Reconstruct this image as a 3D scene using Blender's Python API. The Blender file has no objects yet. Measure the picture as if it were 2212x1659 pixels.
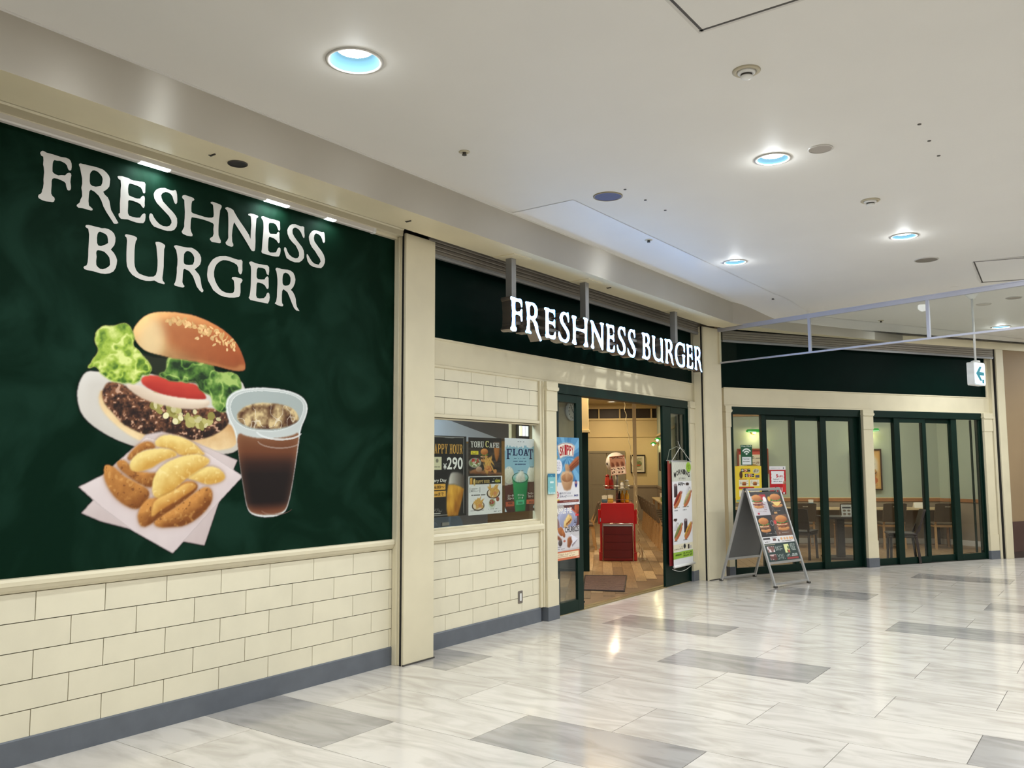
import bpy, math, random
import numpy as np
from mathutils import Matrix, Vector

random.seed(11)
SC = bpy.context.scene
COL = SC.collection
PI = math.pi

# ------------------------------------------------------------------ camera
HEAD = math.radians(35.916); PITCH = math.radians(5.385); ROLL = math.radians(-0.2214)
EYE = Vector((0.0, 0.0, 1.585))
_f = Vector((math.cos(HEAD) * math.cos(PITCH), math.sin(HEAD) * math.cos(PITCH), math.sin(PITCH)))
_r0 = Vector((math.sin(HEAD), -math.cos(HEAD), 0.0))
_u0 = _r0.cross(_f)
_r = _r0 * math.cos(ROLL) + _u0 * math.sin(ROLL)
_u = -_r0 * math.sin(ROLL) + _u0 * math.cos(ROLL)
camd = bpy.data.cameras.new('camera')
camd.sensor_fit = 'HORIZONTAL'; camd.sensor_width = 36.0
camd.lens = 36.0 * 1847.3 / 2212.0
camd.clip_start = 0.05; camd.clip_end = 200
cam = bpy.data.objects.new('camera', camd); COL.objects.link(cam)
cam.matrix_world = Matrix(((_r.x, _u.x, -_f.x, EYE.x), (_r.y, _u.y, -_f.y, EYE.y),
                           (_r.z, _u.z, -_f.z, EYE.z), (0, 0, 0, 1)))
SC.camera = cam

# ------------------------------------------------------------------ world and exposure
W = bpy.data.worlds.new('world'); SC.world = W; W.use_nodes = True
_bg = W.node_tree.nodes['Background']
_bg.inputs[0].default_value = (0.93, 0.97, 1.0, 1.0)
_bg.inputs[1].default_value = 0.20
SC.view_settings.view_transform = 'Standard'
SC.view_settings.look = 'None'
SC.view_settings.gamma = 1.0
SC.view_settings.use_curve_mapping = False
SC.view_settings.exposure = 0.0

# ------------------------------------------------------------------ lamps of the place
def area(name, loc, size, power, color, rot=(0, 0, 0), shape='DISK', size_y=None, spread=None):
    d = bpy.data.lights.new(name, 'AREA'); d.shape = shape; d.size = size
    if size_y: d.size_y = size_y
    d.energy = power; d.color = color
    if spread: d.spread = math.radians(spread)
    o = bpy.data.objects.new(name, d); COL.objects.link(o)
    o.location = loc; o.rotation_euler = rot
    return o
def point(name, loc, power, color, r=0.05):
    d = bpy.data.lights.new(name, 'POINT'); d.energy = power; d.color = color; d.shadow_soft_size = r
    o = bpy.data.objects.new(name, d); COL.objects.link(o); o.location = loc
    return o
DOWN_POWER = 32.0
COOL = (0.86, 0.96, 1.0); NEUTRAL = (1.0, 0.93, 0.82); WARM = (1.0, 0.80, 0.52)
# shop interior: ceiling lamps of the dining room and the kitchen (local frame of the interior, see MI)
EU = Vector((0.5, -0.8660254, 0)); EV = Vector((0.8660254, 0.5, 0))
def IP(u, v, z): 
    p = EU * u + EV * v
    return Vector((p.x, p.y, z))
DINING = ((0.25, 12.7, 62), (-1.7, 15.0, 110), (-1.5, 18.2, 80), (0.35, 21.2, 44), (0.3, 23.6, 26))  # first lamp is unseen, added to light the cart and near floor
for u, v, e in DINING:
    area('dining_lamp_light', IP(u, v, 3.27), 1.0 if v < 19 else 0.22, e, WARM)
WINLAMPS = ((3.0, 15.7, 28), (4.6, 16.2, 28), (6.0, 15.9, 28))
for u, v, e in WINLAMPS:
    area('window_table_lamp_light', IP(u, v, 3.27), 0.9, e, (1.0, 0.98, 0.92))
area('kitchen_lamp_light', (6.6, 5.7, 2.85), 0.7, 60, (0.72, 0.86, 1.0))

# downlights in view (plan position on the ceiling, label, radius)
LIGHTS = [(3.155, 3.345, 'nearest downlight over the green board, showing its pale blue reflector', .158),
          (6.03, 2.01, 'bright white downlight in the middle of the ceiling, beside a small round plate', .13),
          (8.95, 3.44, 'pale blue downlight close to the ceiling band above the entrance', .13),
          (8.91, 1.70, 'white downlight below a round grey speaker plate on the right', .13),
          (14.74, 1.52, 'farthest downlight, behind the glass smoke barrier by the hanging arrow sign', .135)]

# ------------------------------------------------------------------ colour and materials
def lin(c):
    c = c / 255.0
    return c / 12.92 if c <= 0.04045 else ((c + 0.055) / 1.055) ** 2.4
def rgb(r, g, b): return (lin(r), lin(g), lin(b), 1.0)
MATS = {}
def mat(name, col, rough=0.5, metal=0.0, spec=0.5, noise=0.0, nscale=6.0, ndist=0.0, coat=0.0, emit=None, estr=0.0,
        bump=0.0, bscale=60.0, stretch=None, rvar=0.0, col2=None, lo=0.35, hi=0.65, trans=0.0, alpha=1.0, coords='Object'):
    if name in MATS: return MATS[name]
    m = bpy.data.materials.new(name); m.use_nodes = True; MATS[name] = m
    nt = m.node_tree; b = nt.nodes['Principled BSDF']
    b.inputs['Base Color'].default_value = col
    b.inputs['Roughness'].default_value = rough
    b.inputs['Metallic'].default_value = metal
    b.inputs['Specular IOR Level'].default_value = spec
    b.inputs['Coat Weight'].default_value = coat
    b.inputs['Coat Roughness'].default_value = 0.08
    b.inputs['Transmission Weight'].default_value = trans
    b.inputs['Alpha'].default_value = alpha
    if emit:
        b.inputs['Emission Color'].default_value = emit; b.inputs['Emission Strength'].default_value = estr
    tc = mp = None
    if noise or bump or col2 or rvar:
        tc = nt.nodes.new('ShaderNodeTexCoord'); mp = nt.nodes.new('ShaderNodeMapping')
        nt.links.new(tc.outputs[coords], mp.inputs[0])
        if stretch: mp.inputs['Scale'].default_value = stretch
    if noise or col2:
        n = nt.nodes.new('ShaderNodeTexNoise'); n.inputs['Scale'].default_value = nscale
        n.inputs['Detail'].default_value = 5.0; n.inputs['Distortion'].default_value = ndist
        nt.links.new(mp.outputs[0], n.inputs['Vector'])
        r = nt.nodes.new('ShaderNodeValToRGB')
        r.color_ramp.elements[0].position = lo; r.color_ramp.elements[1].position = hi
        if col2:
            r.color_ramp.elements[0].color = col2; r.color_ramp.elements[1].color = col
        else:
            k = 1.0 - noise
            r.color_ramp.elements[0].color = (col[0] * k, col[1] * k, col[2] * k, 1); r.color_ramp.elements[1].color = col
        nt.links.new(n.outputs[0], r.inputs[0])
        out = r.outputs[0]
        if rvar:
            oi = nt.nodes.new('ShaderNodeObjectInfo'); hsv = nt.nodes.new('ShaderNodeHueSaturation')
            mr = nt.nodes.new('ShaderNodeMapRange')
            mr.inputs['To Min'].default_value = 1.0 - rvar; mr.inputs['To Max'].default_value = 1.0 + rvar
            nt.links.new(oi.outputs['Random'], mr.inputs[0]); nt.links.new(mr.outputs[0], hsv.inputs['Value'])
            nt.links.new(out, hsv.inputs['Color']); out = hsv.outputs[0]
            # each piece samples its own part of the grain
            vm = nt.nodes.new('ShaderNodeVectorMath'); vm.operation = 'MULTIPLY_ADD'
            vm.inputs[1].default_value = (37.0, 61.0, 11.0)
            cb = nt.nodes.new('ShaderNodeCombineXYZ')
            for i in range(3): nt.links.new(oi.outputs['Random'], cb.inputs[i])
            nt.links.new(cb.outputs[0], vm.inputs[0]); nt.links.new(mp.outputs[0], vm.inputs[2])
            nt.links.new(vm.outputs[0], n.inputs['Vector'])
        nt.links.new(out, b.inputs['Base Color'])
    if bump:
        n2 = nt.nodes.new('ShaderNodeTexNoise'); n2.inputs['Scale'].default_value = bscale
        bp = nt.nodes.new('ShaderNodeBump'); bp.inputs['Strength'].default_value = bump; bp.inputs['Distance'].default_value = 0.01
        nt.links.new(mp.outputs[0], n2.inputs['Vector']); nt.links.new(n2.outputs[0], bp.inputs['Height'])
        nt.links.new(bp.outputs[0], b.inputs['Normal'])
    return m
def emis(name, col, s):
    if name in MATS: return MATS[name]
    m = bpy.data.materials.new(name); m.use_nodes = True; MATS[name] = m
    b = m.node_tree.nodes['Principled BSDF']
    b.inputs['Base Color'].default_value = (0.8, 0.8, 0.8, 1)
    b.inputs['Emission Color'].default_value = col; b.inputs['Emission Strength'].default_value = s
    return m
def glassmat(name, tint, gloss=1.0, rough=0.0):
    """clear pane: what lies behind shows through, with a Fresnel reflection of the place in front"""
    if name in MATS: return MATS[name]
    m = bpy.data.materials.new(name); m.use_nodes = True; MATS[name] = m
    nt = m.node_tree
    for n in list(nt.nodes): nt.nodes.remove(n)
    o = nt.nodes.new('ShaderNodeOutputMaterial'); mix = nt.nodes.new('ShaderNodeMixShader')
    t = nt.nodes.new('ShaderNodeBsdfTransparent'); g = nt.nodes.new('ShaderNodeBsdfGlossy')
    lw = nt.nodes.new('ShaderNodeLayerWeight'); lw.inputs['Blend'].default_value = 0.5
    pw = nt.nodes.new('ShaderNodeMath'); pw.operation = 'POWER'; pw.inputs[1].default_value = 5.0
    fr = nt.nodes.new('ShaderNodeMath'); fr.operation = 'MULTIPLY_ADD'; fr.inputs[1].default_value = 0.96; fr.inputs[2].default_value = 0.04
    nt.links.new(lw.outputs['Facing'], pw.inputs[0]); nt.links.new(pw.outputs[0], fr.inputs[0])
    mu = nt.nodes.new('ShaderNodeMath'); mu.operation = 'MULTIPLY'; mu.inputs[1].default_value = gloss
    t.inputs[0].default_value = tint; g.inputs['Roughness'].default_value = rough
    nt.links.new(fr.outputs[0], mu.inputs[0]); nt.links.new(mu.outputs[0], mix.inputs[0])
    nt.links.new(t.outputs[0], mix.inputs[1]); nt.links.new(g.outputs[0], mix.inputs[2])
    nt.links.new(mix.outputs[0], o.inputs[0])
    return m
def printmat():
    if 'print' in MATS: return MATS['print']
    m = bpy.data.materials.new('print'); m.use_nodes = True; MATS['print'] = m
    nt = m.node_tree; b = nt.nodes['Principled BSDF']
    a = nt.nodes.new('ShaderNodeVertexColor'); a.layer_name = 'ink'
    nt.links.new(a.outputs['Color'], b.inputs['Base Color']); nt.links.new(a.outputs['Alpha'], b.inputs['Alpha'])
    b.inputs['Roughness'].default_value = 0.42; b.inputs['Specular IOR Level'].default_value = 0.3
    return m

CREAM = mat('cream_paint', rgb(222, 212, 182), 0.42, noise=0.06, nscale=3)
CREAMTILE = mat('cream_tile', rgb(228, 220, 194), 0.42, noise=0.05, nscale=5, rvar=0.025)
GROUT = mat('tile_joint', rgb(70, 62, 44), 0.9, noise=0.1, nscale=20)
BASEM = mat('grey_skirting', rgb(98, 103, 110), 0.5, noise=0.12, nscale=8)
SOFFM = mat('soffit_paint', rgb(236, 224, 190), 0.4, noise=0.06, nscale=2)
CEILM = mat('ceiling_paint', rgb(226, 223, 216), 0.6, noise=0.02, nscale=2)
BANDM = mat('ceiling_band_paint', rgb(236, 234, 230), 0.35, spec=0.5, noise=0.02, nscale=2)
GREENP = mat('green_board', rgb(9, 34, 22), 0.55, spec=0.04, col2=rgb(22, 49, 37), nscale=1.7, ndist=1.5, lo=0.34, hi=0.56)
GREEND = mat('dark_green_board', rgb(5, 26, 21), 0.4, spec=0.03, noise=0.15, nscale=3)
GREENF = mat('dark_green_frame', rgb(10, 36, 28), 0.4, spec=0.2, noise=0.1, nscale=10)
BLACK = mat('black_gap', rgb(12, 11, 10), 0.7, noise=0.2, nscale=10)
STEEL = mat('grey_steel', rgb(150, 150, 150), 0.4, metal=0.5, noise=0.06, nscale=10)
ALU = mat('brushed_aluminium', rgb(186, 186, 184), 0.35, metal=0.6, noise=0.06, nscale=15)
SHUT = mat('shutter_steel', rgb(140, 132, 120), 0.45, metal=0.2, noise=0.12, nscale=5)
WHITEP = mat('white_plastic', rgb(226, 225, 220), 0.4, noise=0.03, nscale=10)
LETW = mat('letter_white', rgb(212, 208, 202), 0.5, noise=0.02, nscale=10)
GREYD = mat('dark_grey_plastic', rgb(70, 66, 60), 0.5, noise=0.1, nscale=10)
STONEL = mat('light_stone', rgb(212, 206, 197), 0.17, spec=0.5, col2=rgb(182, 175, 165), nscale=1.9, ndist=2.0, lo=0.26, hi=0.60,
             stretch=(2.6, 0.7, 1), rvar=0.04, coat=0.2)
STONED = mat('grey_stone', rgb(172, 168, 163), 0.17, spec=0.5, col2=rgb(138, 134, 130), nscale=1.9, ndist=2.0, lo=0.26, hi=0.60,
             stretch=(2.6, 0.7, 1), rvar=0.04, coat=0.2)
STONEG = mat('stone_joint', rgb(92, 88, 82), 0.7, noise=0.1, nscale=30)
GLASS = glassmat('shop_glass', (0.93, 0.95, 0.93, 1), 1.0)
GLASSD = glassmat('door_glass', (0.90, 0.92, 0.90, 1), 1.3)
GLASSB = glassmat('barrier_glass', (0.93, 0.95, 0.94, 1), 0.2)
# fascia: satin metal brushed along its length, so lamps smear into upright streaks
def fasciamat(name, tangent):
    m = mat(name, rgb(200, 194, 182), 0.38, metal=0.7, spec=0.6, noise=0.04, nscale=2)
    b = m.node_tree.nodes['Principled BSDF']; b.inputs['Anisotropic'].default_value = 0.95
    cx = m.node_tree.nodes.new('ShaderNodeCombineXYZ')
    for i in range(3): cx.inputs[i].default_value = tangent[i]
    m.node_tree.links.new(cx.outputs[0], b.inputs['Tangent'])
    return m
FASC = fasciamat('satin_fascia', (0, 0, 1))

# ------------------------------------------------------------------ mesh helpers
class MB:
    def __init__(s): s.v = []; s.f = []
    def add(s, vs, fs):
        o = len(s.v); s.v += [tuple(p) for p in vs]; s.f += [tuple(i + o for i in f) for f in fs]; return s
    def box(s, x0, x1, y0, y1, z0, z1):
        return s.add([(x0, y0, z0), (x1, y0, z0), (x1, y1, z0), (x0, y1, z0), (x0, y0, z1), (x1, y0, z1), (x1, y1, z1), (x0, y1, z1)],
                     [(0, 3, 2, 1), (4, 5, 6, 7), (0, 1, 5, 4), (1, 2, 6, 5), (2, 3, 7, 6), (3, 0, 4, 7)])
    def cbox(s, x0, x1, y0, y1, z0, z1, c):
        """box with its four upright edges (seen from the front) chamfered by c"""
        return s.prism_y([(x0 + c, z0), (x1 - c, z0), (x1, z0 + c), (x1, z1 - c), (x1 - c, z1), (x0 + c, z1), (x0, z1 - c), (x0, z0 + c)], y0, y1)
    def prism_z(s, poly, z0, z1):
        n = len(poly)
        vs = [(p[0], p[1], z0) for p in poly] + [(p[0], p[1], z1) for p in poly]
        fs = [tuple(range(n - 1, -1, -1)), tuple(range(n, 2 * n))] + [(i, (i + 1) % n, n + (i + 1) % n, n + i) for i in range(n)]
        return s.add(vs, fs)
    def prism_y(s, poly, y0, y1):
        n = len(poly)
        vs = [(p[0], y0, p[1]) for p in poly] + [(p[0], y1, p[1]) for p in poly]
        fs = [tuple(range(n)), tuple(range(2 * n - 1, n - 1, -1))] + [((i + 1) % n, i, n + i, n + (i + 1) % n) for i in range(n)]
        return s.add(vs, fs)
    def prism_x(s, poly, x0, x1):
        n = len(poly)
        vs = [(x0, p[0], p[1]) for p in poly] + [(x1, p[0], p[1]) for p in poly]
        fs = [tuple(range(n - 1, -1, -1)), tuple(range(n, 2 * n))] + [(i, (i + 1) % n, n + (i + 1) % n, n + i) for i in range(n)]
        return s.add(vs, fs)
    def lathe(s, prof, seg=20, c=(0, 0, 0), axis='z', caps=True):
        vs = []; fs = []
        for r, h in prof:
            for k in range(seg):
                a = 2 * PI * k / seg; x = r * math.cos(a); y = r * math.sin(a)
                if axis == 'z': p = (c[0] + x, c[1] + y, c[2] + h)
                elif axis == 'y': p = (c[0] + x, c[1] + h, c[2] - y)
                else: p = (c[0] + h, c[1] + x, c[2] + y)
                vs.append(p)
        for i in range(len(prof) - 1):
            for k in range(seg):
                a = i * seg + k; b = i * seg + (k + 1) % seg
                fs.append((a, b, b + seg, a + seg))
        if caps:
            fs.append(tuple(range(seg - 1, -1, -1))); n = (len(prof) - 1) * seg
            fs.append(tuple(range(n, n + seg)))
        return s.add(vs, fs)
    def tube(s, pts, r, seg=8, closed=False):
        pts = [Vector(p) for p in pts]; n = len(pts); vs = []; fs = []; ref = Vector((0.13, 0.31, 0.94)).normalized()
        for i, p in enumerate(pts):
            a = pts[i - 1] if (i or closed) else p
            b = pts[(i + 1) % n] if (i < n - 1 or closed) else p
            t = (b - a).normalized(); x = t.cross(ref)
            if x.length < 1e-3: x = t.cross(Vector((1, 0, 0)))
            x.normalize(); y = t.cross(x); rr = r[i] if isinstance(r, (list, tuple)) else r
            for k in range(seg):
                q = 2 * PI * k / seg; vs.append(p + x * (rr * math.cos(q)) + y * (rr * math.sin(q)))
        m = n if closed else n - 1
        for i in range(m):
            for k in range(seg):
                a = i * seg + k; b = i * seg + (k + 1) % seg; c2 = ((i + 1) % n) * seg
                fs.append((a, b, c2 + (k + 1) % seg, c2 + k))
        if not closed:
            fs.append(tuple(range(seg - 1, -1, -1))); fs.append(tuple(range((n - 1) * seg, n * seg)))
        return s.add(vs, fs)
    def bar(s, a, b, w, d):
        """rectangular bar from a to b, w across (horizontal), d the other way"""
        a = Vector(a); b = Vector(b); t = (b - a).normalized()
        ref = Vector((0, 0, 1)) if abs(t.z) < 0.95 else Vector((0, 1, 0))
        x = t.cross(ref).normalized() * (w / 2); y = x.normalized().cross(t).normalized() * (d / 2)
        vs = [a - x - y, a + x - y, a + x + y, a - x + y, b - x - y, b + x - y, b + x + y, b - x + y]
        return s.add(vs, [(0, 3, 2, 1), (4, 5, 6, 7), (0, 1, 5, 4), (1, 2, 6, 5), (2, 3, 7, 6), (3, 0, 4, 7)])
    def ball(s, c, r, seg=16, rings=10, sx=1, sy=1, sz=1):
        vs = [(c[0], c[1], c[2] - r * sz)]; fs = []
        for i in range(1, rings):
            a = -PI / 2 + PI * i / rings
            for k in range(seg):
                q = 2 * PI * k / seg
                vs.append((c[0] + r * sx * math.cos(a) * math.cos(q), c[1] + r * sy * math.cos(a) * math.sin(q), c[2] + r * sz * math.sin(a)))
        vs.append((c[0], c[1], c[2] + r * sz)); top = len(vs) - 1
        for k in range(seg): fs.append((0, 1 + (k + 1) % seg, 1 + k))
        for i in range(rings - 2):
            for k in range(seg):
                a = 1 + i * seg + k; b = 1 + i * seg + (k + 1) % seg
                fs.append((a, b, b + seg, a + seg))
        for k in range(seg): fs.append((top, 1 + (rings - 2) * seg + k, 1 + (rings - 2) * seg + (k + 1) % seg))
        return s.add(vs, fs)
    def mesh(s, name, m, smooth=False):
        me = bpy.data.meshes.new(name); me.from_pydata(s.v, [], s.f); me.update()
        if m: me.materials.append(m)
        if smooth: me.shade_smooth()
        return me
    def build(s, name, m, parent=None, M=None, smooth=False, bevel=0.0):
        return obj(name, s.mesh(name, m, smooth), parent, M, bevel)
def obj(name, me, parent=None, M=None, bevel=0.0):
    o = bpy.data.objects.new(name, me); COL.objects.link(o)
    if M is not None: o.matrix_local = M
    if parent is not None: o.parent = parent
    if bevel:
        b = o.modifiers.new('bevel', 'BEVEL'); b.width = bevel; b.segments = 2; b.limit_method = 'ANGLE'; b.angle_limit = 0.6
    return o
def smooth_by_angle(o, ang=0.7):
    me = o.data; me.shade_smooth()
    try: me.set_sharp_from_angle(angle=ang)
    except Exception: pass
    return o
def tag(o, label, cat, group=None):
    o['label'] = label; o['category'] = cat
    if group: o['group'] = group
    return o
def thing(name, label, cat, M=None, group=None):
    o = bpy.data.objects.new(name, None); COL.objects.link(o); o.empty_display_size = 0.1
    if M is not None: o.matrix_world = M
    return tag(o, label, cat, group)
def struct(o):
    o['kind'] = 'structure'; return o
def copy_tree(o, parent=None, M=None):
    c = o.copy(); COL.objects.link(c); c.parent = parent
    if M is not None: c.matrix_local = M
    for ch in o.children: copy_tree(ch, c)
    return c
def T(x, y, z, rz=0.0): return Matrix.Translation((x, y, z)) @ Matrix.Rotation(rz, 4, 'Z')
# frames: x along the shop front, y into the shop
AR = math.radians(-31.0)
MR = T(14.05, 3.36, 0, AR)            # the turned right-hand front
MI = T(0, 0, 0, math.radians(-60.0))  # the dining room: x = u, y = v
def MRp(s, t, z): return MR @ Matrix.Translation((s, t, z))
def MIp(u, v, z, rz=0.0): return MI @ T(u, v, z, rz)

def fillpoly(loops, name, m, depth=0.0, y=0.0, parent=None, M=None, sub=None):
    """flat outline with holes in the xz plane (front facing -y), optionally extruded backwards by depth"""
    import bmesh
    bm = bmesh.new(); rings = []
    for lp in loops:
        vs = [bm.verts.new((p[0], y, p[1])) for p in lp]
        es = [bm.edges.new((vs[i], vs[(i + 1) % len(vs)])) for i in range(len(vs))]
        rings.append(vs)
    bmesh.ops.triangle_fill(bm, use_beauty=True, use_dissolve=False, edges=bm.edges[:], normal=(0, -1, 0))
    for f in bm.faces:
        f.normal_update()
        if f.normal.y > 0: f.normal_flip()
    me = bpy.data.meshes.new(name); bm.to_mesh(me); bm.free()
    me.materials.append(m)
    o = obj(name, me, parent, M)
    if depth:
        side = MB()
        for lp in loops:
            n = len(lp); vs = [(p[0], y, p[1]) for p in lp] + [(p[0], y + depth, p[1]) for p in lp]
            side.add(vs, [(i, (i + 1) % n, n + (i + 1) % n, n + i) for i in range(n)])
        so = side.build('letter_return', sub or m, o)
        bk = me.copy(); bk.transform(Matrix.Translation((0, depth, 0)))
        bk.materials.clear(); bk.materials.append(sub or m); bk.flip_normals()
        obj('letter_back', bk, o)
    return o

# ------------------------------------------------------------------ text
_TC = {}
def textmesh(s, bold=0.0):
    k = (s, bold)
    if k in _TC: return _TC[k]
    c = bpy.data.curves.new('t', 'FONT'); c.body = s; c.size = 1.0; c.fill_mode = 'FRONT'; c.resolution_u = 3
    c.offset = bold
    o = bpy.data.objects.new('t', c); COL.objects.link(o)
    dg = bpy.context.evaluated_depsgraph_get(); dg.update()
    me = bpy.data.meshes.new_from_object(o.evaluated_get(dg))
    bpy.data.objects.remove(o); bpy.data.curves.remove(c)
    co = np.empty(len(me.vertices) * 3, 'f'); me.vertices.foreach_get('co', co); co = co.reshape(-1, 3)
    if len(co):
        lo = co.min(0); hi = co.max(0)
        co = (co - lo) / np.maximum(hi - lo, 1e-6)
        out = np.zeros_like(co); out[:, 0] = co[:, 0]; out[:, 2] = co[:, 1]
        me.vertices.foreach_set('co', out.ravel()); me.update()
        me.materials.clear()
    _TC[k] = me
    return me
_INK = {}
def ink(c):
    if c not in _INK: _INK[c] = mat('ink_%d_%d_%d' % c, rgb(*c), 0.45, spec=0.3, noise=0.03, nscale=40)
    return _INK[c]
def text(s, x0, x1, z0, z1, col, parent, y=-0.0012, bold=0.012, rot=0.0, name='lettering'):
    """words fitted into the rectangle x0..x1, z0..z1 of the parent's face"""
    me = textmesh(s, bold).copy()
    if len(me.vertices) == 0: return None
    me.transform(Matrix.Translation((x0, y, z0)) @ Matrix.Rotation(rot, 4, 'Y') @ Matrix.Diagonal((x1 - x0, 1, z1 - z0, 1)))
    me.materials.clear(); me.materials.append(ink(col))
    return obj(name, me, parent)
# ------------------------------------------------------------------ printed pictures: ink laid on a fine grid of the sheet
_rng = np.random.default_rng(5)
def blur(a, r):
    r = int(r)
    if r < 1: return a
    for ax in (0, 1):
        for _ in range(2):
            p = np.pad(a, [(r + 1, r) if i == ax else (0, 0) for i in range(a.ndim)], mode='edge')
            c = np.cumsum(p, axis=ax)
            a = (np.take(c, range(2 * r + 1, c.shape[ax]), ax) - np.take(c, range(0, c.shape[ax] - 2 * r - 1), ax)) / (2 * r + 1)
    return a
class Canvas:
    """u runs right 0..1, v runs down 0..1"""
    def __init__(s, nx, ny, bg=None):
        s.nx = nx; s.ny = ny; s.c = np.zeros((ny, nx, 3)); s.a = np.zeros((ny, nx))
        s.U, s.V = np.meshgrid((np.arange(nx)) / (nx - 1), (np.arange(ny)) / (ny - 1))
        if bg is not None: s.c[:] = bg; s.a[:] = 1
    def noise(s, scale, oct=3, sx=1.0, sy=1.0):
        out = np.zeros((s.ny, s.nx)); amp = 1.0; tot = 0
        asp = s.ny / s.nx
        for o in range(oct):
            gx = max(2, int(scale * sx * 2 ** o)) + 2; gy = max(2, int(scale * sy * asp * 2 ** o)) + 2
            g = _rng.random((gy, gx)); x = s.U * (gx - 1.001); y = s.V * (gy - 1.001)
            xi = x.astype(int); yi = y.astype(int); fx = x - xi; fy = y - yi
            fx = fx * fx * (3 - 2 * fx); fy = fy * fy * (3 - 2 * fy)
            xj = np.minimum(xi + 1, gx - 1); yj = np.minimum(yi + 1, gy - 1)
            out += amp * ((g[yi, xi] * (1 - fx) + g[yi, xj] * fx) * (1 - fy) + (g[yj, xi] * (1 - fx) + g[yj, xj] * fx) * fy)
            tot += amp; amp *= 0.5
        return out / tot
    def pm(s, pts, soft=0):
        m = np.zeros((s.ny, s.nx), bool); n = len(pts)
        for i in range(n):
            x1, y1 = pts[i]; x2, y2 = pts[(i + 1) % n]
            if y1 == y2: continue
            c = ((y1 > s.V) != (y2 > s.V)) & (s.U < (x2 - x1) * (s.V - y1) / (y2 - y1) + x1)
            m ^= c
        m = m.astype(float)
        return blur(m, soft) if soft else m
    def em(s, cu, cv, ru, rv, ang=0.0, soft=0):
        a = math.radians(ang); asp = s.ny / s.nx
        du = (s.U - cu); dv = (s.V - cv) * asp
        x = du * math.cos(a) + dv * math.sin(a); y = -du * math.sin(a) + dv * math.cos(a)
        d = np.sqrt((x / ru) ** 2 + (y / (rv * asp)) ** 2)
        m = np.clip((1 - d) * ru * s.nx * 0.8 + 0.5, 0, 1)
        return blur(m, soft) if soft else m
    def rm(s, u0, v0, u1, v1):
        return ((s.U >= u0) & (s.U <= u1) & (s.V >= v0) & (s.V <= v1)).astype(float)
    def put(s, m, col, k=1.0):
        col = np.asarray(col, float)
        if col.ndim == 1: col = col[None, None, :]
        m = (m * k)
        s.c = s.c * (1 - m[..., None]) + col * m[..., None]
        s.a = np.maximum(s.a, m)
    def shaded(s, m, c0, c1, rad=6, lx=-0.6, ly=-0.9, amt=1.0, tex=None, tamt=0.25):
        """fill from c1 (turned away) to c0 (turned to the studio lamp), as the photographed food shows"""
        b = blur(m, rad); gy, gx = np.gradient(b)
        t = 0.55 + amt * rad * 0.9 * (gx * -lx + gy * -ly)
        if tex is not None: t = t + (tex - 0.5) * tamt * 2
        t = np.clip(t, 0, 1)[..., None]
        s.put(m, np.asarray(c1, float) * (1 - t) + np.asarray(c0, float) * t)
    def vgrad(s, m, stops):
        v = s.V; out = np.zeros((s.ny, s.nx, 3)); xs = [a for a, _ in stops]
        for i in range(3): out[..., i] = np.interp(v, xs, [c[i] for _, c in stops])
        s.put(m, out)
    def speck(s, m, n, col, ru, rv, var=30):
        ys, xs = np.nonzero(m > 0.6)
        if len(xs) == 0: return
        for _ in range(n):
            i = _rng.integers(len(xs)); cc = np.clip(np.asarray(col) + _rng.integers(-var, var + 1), 0, 255)
            s.put(s.em(xs[i] / s.nx, ys[i] / s.ny, ru * (.6 + .8 * _rng.random()), rv * (.6 + .8 * _rng.random()), _rng.integers(180)) , cc)
    def lines(s, u0, v0, u1, v1, n, col, k=0.85):
        """rows of small print too fine to read"""
        h = (v1 - v0) / n
        for i in range(n):
            e = u1 - (u1 - u0) * (0.35 * _rng.random() if i % 2 else 0.08 * _rng.random())
            m = s.rm(u0, v0 + h * (i + .2), e, v0 + h * (i + .7)) * (s.noise(40, 1) > 0.33)
            s.put(m.astype(float), col, k)
    def burger(s, cu, cv, w, h, fill=(120, 62, 38), ang=0):
        e = s.em
        s.shaded(e(cu, cv + .34 * h, .46 * w, .15 * h), (232, 178, 112), (168, 96, 44), 2)
        s.shaded(e(cu, cv + .17 * h, .50 * w, .13 * h), fill, tuple(int(x * .5) for x in fill), 2, tex=s.noise(30, 2), tamt=.5)
        s.put(e(cu - .05 * w, cv + .07 * h, .45 * w, .06 * h), (226, 206, 160))
        s.put(e(cu + .03 * w, cv + .02 * h, .42 * w, .06 * h), (176, 52, 40))
        m = e(cu, cv - .07 * h, .50 * w, .10 * h); s.shaded(m, (104, 150, 62), (30, 70, 24), 1, tex=s.noise(34, 2), tamt=.9)
        s.shaded(e(cu, cv - .28 * h, .46 * w, .24 * h), (228, 160, 92), (150, 78, 34), 4)
    def fries(s, cu, cv, w, h, n=16):
        for _ in range(n):
            a = _rng.integers(-60, 60); du = (_rng.random() - .5) * w; dv = (_rng.random() - .5) * h
            s.shaded(s.em(cu + du * .7, cv + dv * .7, w * .07, h * .42, a), (236, 196, 112), (176, 118, 50), 1)
    def sheet(s, name, w, h, parent=None, M=None, y=0.0, mask=False, bow=0.0):
        nx, ny = s.nx, s.ny
        X, Z = np.meshgrid(np.linspace(0, w, nx), np.linspace(h, 0, ny))
        co = np.zeros((nx * ny, 3), 'f'); co[:, 0] = X.ravel(); co[:, 2] = Z.ravel()
        co[:, 1] = y + (bow * np.sin(PI * X.ravel() / w) if bow else 0)
        i = np.arange(nx * ny).reshape(ny, nx)
        q = np.stack([i[1:, :-1], i[1:, 1:], i[:-1, 1:], i[:-1, :-1]], -1).reshape(-1, 4)
        if mask:
            al = s.a.ravel(); q = q[al[q].max(1) > 0.02]
        me = bpy.data.meshes.new(name)
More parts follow.
